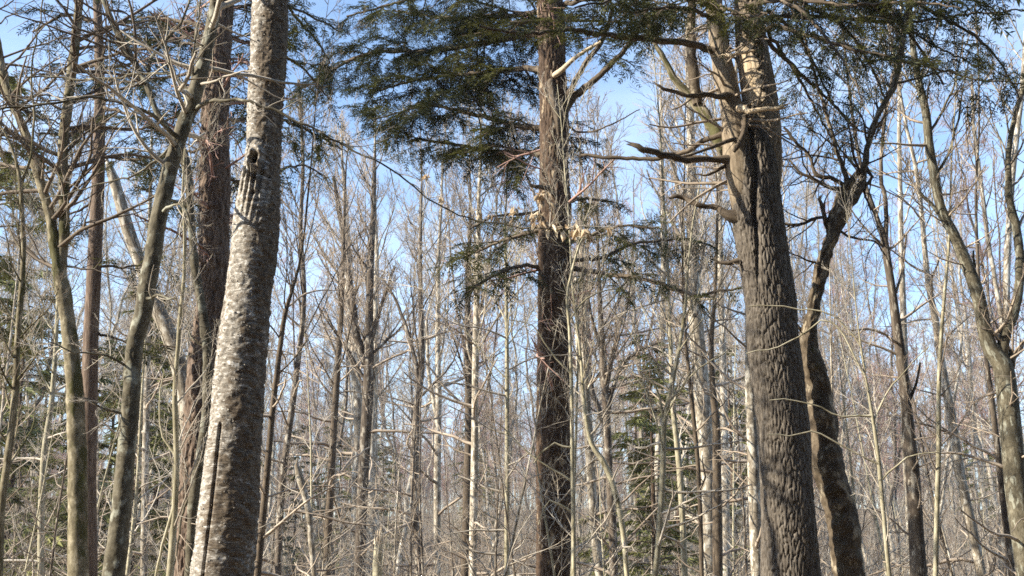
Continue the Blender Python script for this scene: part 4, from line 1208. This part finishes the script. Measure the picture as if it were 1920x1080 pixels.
T = [
    ('maple_tree', 'upright maple with dark sunless lower trunk, between birch and straight hemlock', 26, [(674, 1085, 20), (678, 960, 20), (684, 840, 20), (690, 740, 20), (692, 640, 17), (693, 560, 14), (696, 480, 12), (700, 400, 10), (702, 310, 8)], 'brown', 18, .5,
     [[(692, 700, 14), (672, 640, 14), (660, 560, 13), (650, 490, 12), (640, 420, 9), (625, 330, 6)], [(696, 640, 8), (716, 570, 7), (740, 500, 5)]]),
    ('maple_tree', 'pale blotched trunk close left of the dark-footed maple', 28, [(664, 1085, 15), (668, 900, 16), (672, 800, 17), (668, 720, 18), (660, 640, 17), (656, 560, 16), (652, 470, 13), (648, 380, 9)], 'maple', 18, .5, []),
    ('maple_tree', 'broad grey bark trunk low behind the dark-footed maple', 32, [(700, 1085, 24), (698, 950, 24), (697, 860, 22), (700, 760, 16), (704, 640, 12), (706, 520, 9)], 'maple', 17, .45, []),
    ('cherry_tree', 'straight dark trunk midway between the birch and the dark-footed maple', 24, [(612, 1085, 13), (618, 940, 14), (626, 800, 13), (634, 680, 11), (640, 580, 9), (644, 460, 7)], 'dead_limb', 14, .5, []),
    ('maple_tree', 'dark trunk with bright bends, right of the dark-footed maple', 25, [(786, 1085, 16), (780, 960, 16), (777, 860, 15), (783, 760, 13), (791, 680, 11), (789, 580, 9), (788, 470, 7), (790, 380, 5)], 'brown', 16, .48,
     [[(786, 720, 9), (770, 640, 7), (740, 560, 5), (716, 520, 3)]]),
    ('beech_tree', 'spotted cream trunk, slim and straight, left of the straight hemlock', 20, [(886, 1085, 14), (888, 960, 14), (890, 840, 13), (891, 720, 12), (893, 600, 12), (896, 480, 9), (898, 360, 7)], 'maple', 15, .5, []),
    ('cherry_tree', 'dark straight trunk close behind the spotted cream trunk', 27, [(872, 1085, 16), (876, 950, 17), (879, 820, 15), (878, 700, 13), (877, 580, 11), (880, 460, 8)], 'dead_limb', 17, .5, []),
    ('beech_tree', 'thin yellow-white pole, next tree left of the straight hemlock', 19, [(950, 1085, 9), (951, 900, 9), (951, 740, 8), (950, 600, 7), (948, 480, 5)], 'pale', 12, .5, []),
    ('maple_tree', 'grey trunk dividing low, halfway between dark-footed maple and spotted trunk', 30, [(820, 1085, 12), (820, 900, 13), (822, 760, 12), (821, 640, 10), (822, 480, 7)], 'maple', 17, .5, [[(822, 800, 8), (804, 700, 7), (800, 600, 5)]]),
    ('maple_tree', 'slanting pale trunk immediately right of the straight hemlock sapling', 22, [(1126, 1085, 18), (1116, 1000, 17), (1110, 920, 16), (1104, 820, 17), (1098, 740, 17), (1096, 640, 14), (1092, 560, 11), (1090, 460, 9)], 'maple', 16, .5,
     [[(1102, 780, 9), (1086, 700, 9), (1082, 600, 8), (1080, 520, 6)]]),
    ('maple_tree', 'dark tree with spreading V of upper branches, right of the straight hemlock', 21, [(1152, 1085, 15), (1148, 980, 15), (1142, 880, 14), (1138, 790, 14), (1132, 700, 13), (1128, 620, 10), (1124, 540, 8), (1120, 440, 5)], 'brown', 14, .5,
     [[(1138, 780, 9), (1152, 720, 8), (1180, 670, 6), (1240, 640, 4)], [(1136, 740, 8), (1150, 660, 6), (1165, 600, 5)], [(1130, 660, 7), (1110, 600, 6), (1100, 540, 4)]]),
    ('maple_tree', 'curved olive stem bending out at its foot, right of the V-branched tree', 15, [(1176, 1085, 9), (1170, 1010, 10), (1160, 950, 10), (1146, 900, 11), (1128, 860, 11), (1108, 830, 8), (1096, 760, 7), (1090, 680, 5)], 'pale', 8, .5, []),
    ('beech_tree', 'clean pale sapling with lifted right fork, midway between the two hemlocks', 14, [(1228, 1085, 11), (1236, 1000, 11), (1242, 900, 11), (1244, 840, 10), (1246, 790, 10), (1256, 740, 9), (1266, 690, 8), (1276, 640, 7), (1284, 580, 6), (1290, 500, 4)], 'pale', 9, .4,
     [[(1246, 800, 7), (1240, 760, 5), (1228, 720, 4), (1200, 700, 3)], [(1250, 760, 5), (1300, 700, 3), (1360, 660, 2)]]),
    ('beech_tree', 'wavy pale pole just right of the clean pale sapling', 18, [(1284, 1085, 12), (1280, 980, 11), (1274, 880, 11), (1268, 820, 10), (1262, 760, 10), (1258, 660, 8), (1254, 560, 6)], 'pale', 12, .5, []),
    ('maple_tree', 'large pale scaly trunk left of the split hemlock, with a dark twin', 23, [(1330, 1085, 34), (1328, 980, 33), (1326, 880, 32), (1320, 790, 30), (1313, 700, 29), (1306, 620, 28), (1300, 540, 25), (1298, 460, 23), (1298, 380, 20), (1296, 300, 18), (1294, 200, 15), (1290, 100, 12)], 'maple', 19, .5,
     [[(1300, 560, 12), (1284, 480, 11), (1276, 400, 9), (1262, 300, 7)]]),
    ('cherry_tree', 'dark slim trunk hugging the right side of the large pale scaly trunk', 20, [(1346, 1085, 18), (1345, 980, 18), (1344, 880, 16), (1343, 800, 15), (1336, 720, 11), (1334, 640, 9), (1340, 560, 7), (1344, 460, 5)], 'dead_limb', 13, .5, []),
    ('cherry_tree', 'dark crooked pole crossing left of the large pale scaly trunk', 17, [(1316, 1085, 8), (1313, 960, 8), (1308, 860, 8), (1300, 780, 8), (1292, 700, 7), (1284, 620, 6), (1280, 520, 4)], 'dead_limb', 11, .5, []),
    ('birch_tree', 'bright cream trunk partly hidden by the left side of the split hemlock', 19, [(1420, 1085, 22), (1416, 980, 22), (1413, 880, 22), (1410, 800, 21), (1407, 720, 20), (1406, 660, 18), (1404, 560, 14)], 'maple', 15, .5, []),
    ('maple_tree', 'pale trunk rising through the gap left of the split hemlock top', 34, [(1362, 1085, 14), (1360, 900, 14), (1356, 700, 13), (1352, 560, 12), (1350, 420, 10), (1348, 300, 8)], 'maple', 22, .5, []),
    ('maple_tree', 'pale slender tree between the large scaly trunk and the V-branched tree', 33, [(1226, 1085, 12), (1232, 900, 12), (1240, 700, 11), (1244, 520, 10), (1242, 360, 9), (1240, 240, 7)], 'maple', 22, .5, []),
    ('beech_tree', 'knobby pale snag between the thin dark pole and the straight dark trunk', 17, [(590, 1085, 9), (584, 1020, 11), (579, 960, 12), (568, 915, 13), (562, 895, 15), (556, 872, 8), (558, 862, 3)], 'maple', 0, .5, []),
    ('birch_tree', 'white trunk catching light low between left edge and mossy maple', 20, [(76, 1085, 12), (78, 940, 12), (84, 840, 11), (96, 760, 10), (104, 660, 8), (110, 520, 6)], 'pale', 10, .5, []),
    ('maple_tree', 'grey trunk half hidden behind the left side of the smooth beech', 24, [(270, 1085, 13), (272, 900, 13), (275, 760, 12), (278, 600, 10), (280, 440, 8), (284, 280, 6)], 'maple', 16, .5, []),
    ('cherry_tree', 'leaning dark tree rising from behind the birch toward upper right', 20, [(520, 1085, 14), (530, 900, 13), (556, 700, 11), (570, 560, 9), (564, 430, 8), (568, 300, 7), (560, 150, 6)], 'brown', 15, .5, []),
]
for i, (nm, lab, d, pts, mt, h, ca, limbs) in enumerate(T):
    h = min(h, 1.8 + (.37 if pts[0][0] < 1180 else .44) * d + (i % 3) * .5) if h else 0
    mid = d < 26
    bare_tree(nm, lab, pts[0][0], d, pts, M[mt], h, 500 + i, limbs=limbs, crown_at=ca, cnt=0 if h == 0 else 20, L=-2.8 if d > 18 else -1.6, n4=2 if h > 9 else 0, k=12,
              tw='twig_pale' if mt == 'pale' else 'twig', rmin=.0055 if d > 18 else .0035, stem_tw=14 if d < 26 else 8, group=None)

# broken pale stump low in the middle left
root, base = start('tree_stump', 'short snapped pale stump, low between dark-footed maple and straight dark trunk', 708, 21)
P, R = trunk_path([(708, 1085, 19), (708, 1060, 18), (709, 1035, 16), (709, 1020, 13)], 21, .05)
g = Geo(); g.tubes(*one(P, R), k=12)
g.build('trunk', M['pale'], root, base)
rng = np.random.default_rng(4)
g = Geo()
for a in np.arange(7) * .9:
    q = P[-1] + np.array([math.cos(a), math.sin(a), 0]) * R[-1] * .75
    L = rng.uniform(.08, .32)
    g.tubes(np.stack([q, q + UP * L * .6, q + UP * L])[None], np.array([[.03, .02, .002]]), k=4)
g.build('splinters', M['bare_wood'], root, base, kind='stuff')

# ---------------------------------------------------------------- the wood behind: shared shapes, one object per tree
def proto_hardwood(seed, H, r, forked, mat, tw):
    rng = np.random.default_rng(seed)
    n = 40
    t = np.linspace(0, 1, n)
    wob = np.cumsum(rng.normal(size=(n, 2)) * .012 + np.cumsum(rng.normal(size=(n, 2)) * .003, 0), 0) * H * .25
    P = np.stack([wob[:, 0], wob[:, 1], t * H - .3], 1)
    R = r * (1 - .82 * t) * (1 + .35 * np.exp(-t * 30))
    li, twg = crown(P, R, rng.uniform(.32, .46), 24, rng, L=-H * .2, ang=48, up=.08, rmin=.0065, n2=9, n3=6, n4=3, wob=.20)
    g = Geo(); g.tubes(*one(P, R), k=8)
    if forked:
        A, RA = grow(*one(*resample(P, R, 30)), 2, .3, .55, .55, 16, 18, up=.1, wob=.05, rf=.75, rng=rng)
        g.tubes(A, RA, 6)
        for b in range(2):
            l2, t2 = crown(A[b], RA[b], .3, 10, rng, L=-H * .13, rmin=.007, n2=7, n3=5, n4=2)
            for s, q in ((li, l2), (twg, t2)):
                s.add(np.concatenate(q.v), f4=np.concatenate(q.f4), bk=np.concatenate(q.bk))
    return g.mesh('trunk', mat), li.mesh('limbs', mat), twg.mesh('crown', tw)


def proto_sapling(seed, H, r, mat, tw):
    rng = np.random.default_rng(seed)
    n = 26
    t = np.linspace(0, 1, n)
    wob = np.cumsum(np.cumsum(rng.normal(size=(n, 2)) * .006, 0), 0) * .25 * H / 3
    P = np.stack([wob[:, 0], wob[:, 1], t * H - .2], 1)
    R = r * (1 - .8 * t)
    g = Geo(); g.tubes(*one(P, R), k=6)
    Pn, Rn = resample(P, R, 30)
    tg = Geo()
    A, RA = grow(*one(Pn, Rn), 22, .15, .98, -H * .24, 58, 9, up=.05, wob=.14, rmin=.004, rng=rng, lt=.4)
    tg.tubes(A, RA, 3)
    B, RB = grow(A, RA, 6, .2, .95, .5, 42, 6, up=.04, wob=.14, rmin=.003, rng=rng)
    tg.tubes(B, RB, 3)
    C, RC = grow(B, RB, 3, .2, .95, .5, 42, 4, up=.03, wob=.12, rmin=.0025, rng=rng)
    tg.tubes(C, RC, 3)
    return g.mesh('trunk', mat), tg.mesh('crown', tw)


def proto_conifer(seed, H, r, mat, nee, size=.5):
    rng = np.random.default_rng(seed)
    t = np.linspace(0, 1, 20)
    P = np.stack([0 * t, 0 * t, t * H - .2], 1)
    g = Geo(); g.tubes(*one(P, r * (1.02 - t)), k=7)
    fo, br = Geo(), Geo()
    nb = int(H * 4.5)
    for i in range(nb):
        z = H * (.12 + .86 * (i / nb) ** .9)
        L = (H * .24) * (1 - (z / H)) ** .75 * rng.uniform(.6, 1.2) + .2
        a = rng.uniform(0, 6.28)
        s = np.linspace(0, 1, 7)[:, None]
        Q = np.array([0, 0, z]) + s * L * np.array([math.cos(a), math.sin(a), .18]) - s ** 2 * np.array([0, 0, .32 * L])
        br.tubes(Q[None], np.linspace(.03, .008, 7)[None], k=3)
        n = int(L * 26) + 6
        u = rng.uniform(.15, 1, n)[:, None]
        O = np.array([0, 0, z]) + u * L * np.array([math.cos(a), math.sin(a), .18]) - u ** 2 * np.array([0, 0, .32 * L])
        aa = a + rng.uniform(-1.1, 1.1, n)
        D = np.stack([np.cos(aa), np.sin(aa), rng.normal(-.25, .2, n)], 1)
        O += np.stack([np.cos(aa), np.sin(aa), 0 * aa], 1) * rng.uniform(0, .35, n)[:, None] * L * .5
        W = np.cross(UP + rng.normal(size=(n, 3)) * .3, D)
        W /= np.linalg.norm(W, axis=1, keepdims=True)
        sc = size * rng.uniform(.5, 1.2, n)[:, None]
        tm = np.array([(0, 0, 0), (.35, .10, .02), (1, .02, -.12), (.35, -.10, -.02), (.2, .05, 0), (.75, .38, -.06), (.3, -.02, 0), (.2, -.05, 0), (.7, -.4, -.06), (.3, .02, 0)])
        fo.blades(O, D * sc, W * sc, tm, np.array([[0, 1, 2, 3]]))
        fo.blades(O, D * sc, W * sc, tm[4:7], np.array([[0, 1, 2]]))
        fo.blades(O, D * sc, W * sc, tm[7:], np.array([[0, 1, 2]]))
    return g.mesh('trunk', mat), br.mesh('branches', M['twig_dark']), fo.mesh('foliage', nee, smooth=False)


hard = [proto_hardwood(s, H, r, f, M[m], M[t]) for s, H, r, f, m, t in (
    (1, 19, .12, 0, 'maple', 'twig'), (2, 21, .14, 1, 'maple', 'twig_pale'), (3, 17, .10, 0, 'brown', 'twig'), (4, 20, .125, 1, 'brown', 'twig_red'), (5, 16, .09, 0, 'maple', 'twig'), (6, 18, .11, 0, 'maple', 'twig_pale'))]
sap = [proto_sapling(s, H, r, M[m], M[t]) for s, H, r, m, t in (
    (11, 7.5, .045, 'pale', 'twig_pale'), (12, 6, .035, 'brown', 'twig'), (13, 9, .05, 'maple', 'twig'), (14, 5, .028, 'pale', 'twig_pale'), (15, 6.5, .035, 'maple', 'twig_pale'))]
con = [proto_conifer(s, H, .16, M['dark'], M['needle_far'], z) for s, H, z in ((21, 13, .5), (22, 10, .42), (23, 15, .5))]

MARKS = [(-400, 'left edge'), (146, 'mossy forked maple'), (230, 'smooth grey beech'), (425, 'thick birch'), (612, 'straight dark trunk'), (684, 'dark-footed maple'), (785, 'bright-bend trunk'),
         (890, 'spotted cream trunk'), (1039, 'straight hemlock'), (1142, 'V-branched tree'), (1242, 'clean pale sapling'), (1328, 'large scaly trunk'), (1476, 'split hemlock'),
         (1710, 'slender dark tree'), (1800, 'right-leaning tree'), (1895, 'forked maple'), (2600, 'right edge')]
ORD = 'first second third fourth fifth sixth seventh eighth ninth tenth eleventh twelfth thirteenth fourteenth fifteenth sixteenth seventeenth eighteenth nineteenth twentieth'.split()
ALL = []


def copy_proto(meshes, names, loc, rot, sc, nm, cat, kind_words, group):
    o = thing(nm, '', cat, loc, group)
    o.rotation_euler = rot
    o.scale = (sc, sc, sc)
    for me, n in zip(meshes, names):
        c = bpy.data.objects.new(n, me)
        COL.objects.link(c)
        c.parent = o
        if n in ('limbs', 'crown', 'foliage', 'branches'):
            c['kind'] = 'stuff'
    xp = 960 + F * loc[0] / loc[1]
    ALL.append((kind_words, xp, o))


rng = np.random.default_rng(42)


def spread(n, d0, d1, x0=-120, x1=2040, power=1.0, keep=None):
    xs = x0 + (x1 - x0) * (np.arange(n) + rng.random(n)) / n
    rng.shuffle(xs)
    out = []
    for x in xs:
        d = d0 + (d1 - d0) * rng.random() ** power
        if keep is None or keep(x, d):
            out.append((x, d))
    return out


for x, d in spread(17, 29, 45) + spread(60, 45, 100) + spread(34, 50, 95):
    i = rng.integers(0, len(hard))
    if 540 < x < 1010 and rng.random() < .45:
        continue
    X = (x - 960) / F * d
    far = d > 45
    ytop = rng.uniform(240, 420) if 540 < x < 1180 else rng.uniform(40, 380)
    if x > 1540:
        ytop = rng.uniform(150, 600)
    HH = (19, 21, 17, 20, 16, 18)[i]
    sc = float(np.clip((1.6 + (1117 - ytop) / F * d - ground_z((x - 960) / F * d, d)) / HH, .5, 1.1))
    pale = i in (0, 1, 4, 5)
    copy_proto(hard[i], ('trunk', 'limbs', 'crown'), (X, d, float(ground_z(X, d))), (rng.normal() * .05, rng.normal() * .06, rng.uniform(0, 6.28)), sc,
               'bare_tree', 'tree', ('distant ' if far else '') + ('pale' if pale else 'brownish') + (' forked' if i in (1, 3) else '') + ' bare tree', 'bare trees of the wood behind')
for x, d, sc in [(1548, 70, .78), (1566, 78, .82), (1588, 64, .74), (1612, 82, .9), (1634, 68, .78), (1655, 76, .85), (1676, 62, .7), (1600, 90, .95), (1530, 86, .88)]:
    X = (x - 960) / F * d
    copy_proto(hard[3], ('trunk', 'limbs', 'crown'), (X, d, float(ground_z(X, d))), (0, rng.normal() * .04, rng.uniform(0, 6.28)), sc * .82, 'bare_tree', 'tree', 'reddish-crowned bare tree', 'reddish bare trees at right')
for x, d in spread(62, 13, 30) + spread(44, 30, 48):
    i = rng.integers(0, len(sap))
    if (540 < x < 1010 and rng.random() < .3) or (1170 < x < 1290 and rng.random() < .5):
        continue
    X = (x - 960) / F * d
    copy_proto(sap[i], ('trunk', 'crown'), (X, d, float(ground_z(X, d))), (rng.normal() * .07, rng.normal() * .07, rng.uniform(0, 6.28)),
               min(rng.uniform(.6, 1.1), (1.6 + (1117 - rng.uniform(330, 760)) / F * d) / (7.5, 6, 9, 5, 6.5)[i]),
               'sapling', 'sapling', ('distant ' if d > 30 else '') + {0: 'tall cream', 1: 'thin brown', 2: 'tall mottled', 3: 'small cream', 4: 'mottled'}[int(i)] + ' sapling', 'saplings of the understorey')
for x, d, i, s in [(30, 34, 0, .85), (150, 30, 1, .8), (262, 31, 0, .75), (335, 38, 1, .95), (80, 50, 0, 1.0), (210, 46, 1, 1.1), (-60, 26, 2, .9), (300, 58, 0, 1.2), (560, 60, 2, .6),
                   (720, 62, 1, .8), (640, 70, 2, .7), (1222, 27, 0, .56), (1268, 36, 1, .8), (1192, 44, 0, .8), (1285, 66, 0, 1.2), (1370, 52, 0, .95),  (1880, 70, 0, .8), (1330, 80, 1, 1.2), (900, 85, 0, .6), (400, 70, 0, 1.2)]:
    X = (x - 960) / F * d
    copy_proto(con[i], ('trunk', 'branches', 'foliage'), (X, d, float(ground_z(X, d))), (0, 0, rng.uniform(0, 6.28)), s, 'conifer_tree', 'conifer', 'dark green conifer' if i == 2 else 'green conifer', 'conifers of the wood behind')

ALL.sort(key=lambda a: a[1])
count = {}
for kw, x, o in ALL:
    j = max(k for k in range(len(MARKS)) if MARKS[k][0] <= x) if x >= MARKS[0][0] else 0
    count.setdefault((kw, j), []).append(o)
for (kw, j), os_ in count.items():
    a, b = MARKS[j][1], MARKS[min(j + 1, len(MARKS) - 1)][1]
    for n, o in enumerate(os_):
        o['label'] = f'{kw} between {a} and {b}' if len(os_) == 1 else f'{ORD[n]} {kw} from left between {a} and {b}'


def gather(name, meshes, pts, rots, scs):
    """One object that repeats a shape over many places, for wood nobody could count."""
    ng = bpy.data.node_groups.new(name, 'GeometryNodeTree')
    ng.interface.new_socket('Geometry', in_out='INPUT', socket_type='NodeSocketGeometry')
    ng.interface.new_socket('Geometry', in_out='OUTPUT', socket_type='NodeSocketGeometry')
    N, Lk = ng.nodes, ng.links
    gi, go = N.new('NodeGroupInput'), N.new('NodeGroupOutput')
    jn = N.new('GeometryNodeJoinGeometry')
    for src in meshes:
        oi = N.new('GeometryNodeObjectInfo')
        oi.transform_space = 'ORIGINAL'
        oi.inputs['Object'].default_value = src
        oi.inputs['As Instance'].default_value = True
        Lk.new(oi.outputs['Geometry'], jn.inputs[0])
    ip = N.new('GeometryNodeInstanceOnPoints')
    ra, sa = N.new('GeometryNodeInputNamedAttribute'), N.new('GeometryNodeInputNamedAttribute')
    ra.data_type, sa.data_type = 'FLOAT_VECTOR', 'FLOAT'
    ra.inputs['Name'].default_value, sa.inputs['Name'].default_value = 'turn', 'size'
    Lk.new(gi.outputs[0], ip.inputs['Points'])
    Lk.new(jn.outputs[0], ip.inputs['Instance'])
    Lk.new(ra.outputs['Attribute'], ip.inputs['Rotation'])
    Lk.new(sa.outputs['Attribute'], ip.inputs['Scale'])
    Lk.new(ip.outputs[0], go.inputs[0])
    me = bpy.data.meshes.new(name)
    me.from_pydata([tuple(p) for p in pts], [], [])
    me.attributes.new('turn', 'FLOAT_VECTOR', 'POINT').data.foreach_set('vector', np.asarray(rots, np.float32).ravel())
    me.attributes.new('size', 'FLOAT', 'POINT').data.foreach_set('value', np.asarray(scs, np.float32))
    o = bpy.data.objects.new(name, me)
    COL.objects.link(o)
    o.modifiers.new('repeat', 'NODES').node_group = ng
    o['kind'] = 'stuff'
    return o


def parts_of(kind, i):
    """The parts of the first copy of a shape."""
    for o in COL.objects:
        if o.type == 'MESH' and o.data == kind[i][0]:
            return [c for c in o.parent.children]


def scatter(name, label, kind, i, n, d0, d1, smin, smax, seed, tilt=.05, wide_=1.15, power=.6):
    r = np.random.default_rng(seed)
    d = d0 + (d1 - d0) * r.random(n) ** power
    x = r.uniform(-.5, .5, n) * wide_ * d * .86
    p = np.stack([x, d, ground_z(x, d)], 1)
    o = gather(name, parts_of(kind, i), p, np.stack([r.normal(size=n) * tilt, r.normal(size=n) * tilt, r.uniform(0, 6.28, n)], 1), r.uniform(smin, smax, n))
    o['label'] = label
    o['category'] = 'woodland'


bpy.context.view_layer.update()
scatter('far_forest', 'far mass of grey bare trees closing the view', hard, 0, 420, 100, 260, .7, 1.0, 1)
scatter('far_forest', 'far mass of reddish bare trees closing the view', hard, 3, 380, 95, 240, .65, .95, 2)
scatter('far_forest', 'far green conifers mixed into the bare wood', con, 0, 26, 100, 220, .7, 1.1, 3)
scatter('far_forest', 'low far thicket of young bare trees on the rising ground', hard, 4, 900, 95, 210, .3, .5, 6)
scatter('far_forest', 'low far thicket of reddish young bare trees', hard, 3, 500, 90, 200, .25, .42, 7)
scatter('undergrowth', 'tangle of pale brushy shoots filling the wood floor', sap, 4, 850, 22, 110, .4, .75, 4, tilt=.15)
scatter('undergrowth', 'tangle of brown brushy shoots filling the wood floor', sap, 1, 950, 20, 110, .45, .8, 5, tilt=.15)

# the wood goes on round and behind the viewer
def around(name, label, kind, i, n, r0, r1, smin, smax, seed):
    r = np.random.default_rng(seed)
    pts = []
    while len(pts) < n:
        d, a = r.uniform(r0, r1), r.uniform(-.95, 3.6) - math.pi      # from the right round behind to the near left
        x, y = d * math.cos(a), d * math.sin(a)
        if y > 2 and abs(x) < y * .6 + 2:
            continue
        if x < -3 and y > -3:
            continue
        pts.append((x, y, float(ground_z(x, y))))
    o = gather(name, parts_of(kind, i), pts, np.stack([np.zeros(n), np.zeros(n), r.uniform(0, 6.28, n)], 1), r.uniform(smin, smax, n))
    o['label'] = label
    o['category'] = 'woodland'


around('surrounding_wood', 'green conifers of the wood standing behind the viewer', con, 2, 75, 6, 34, 1.0, 1.6, 8)
around('surrounding_wood', 'bare trees of the wood standing behind the viewer', hard, 4, 90, 6, 45, .8, 1.1, 9)
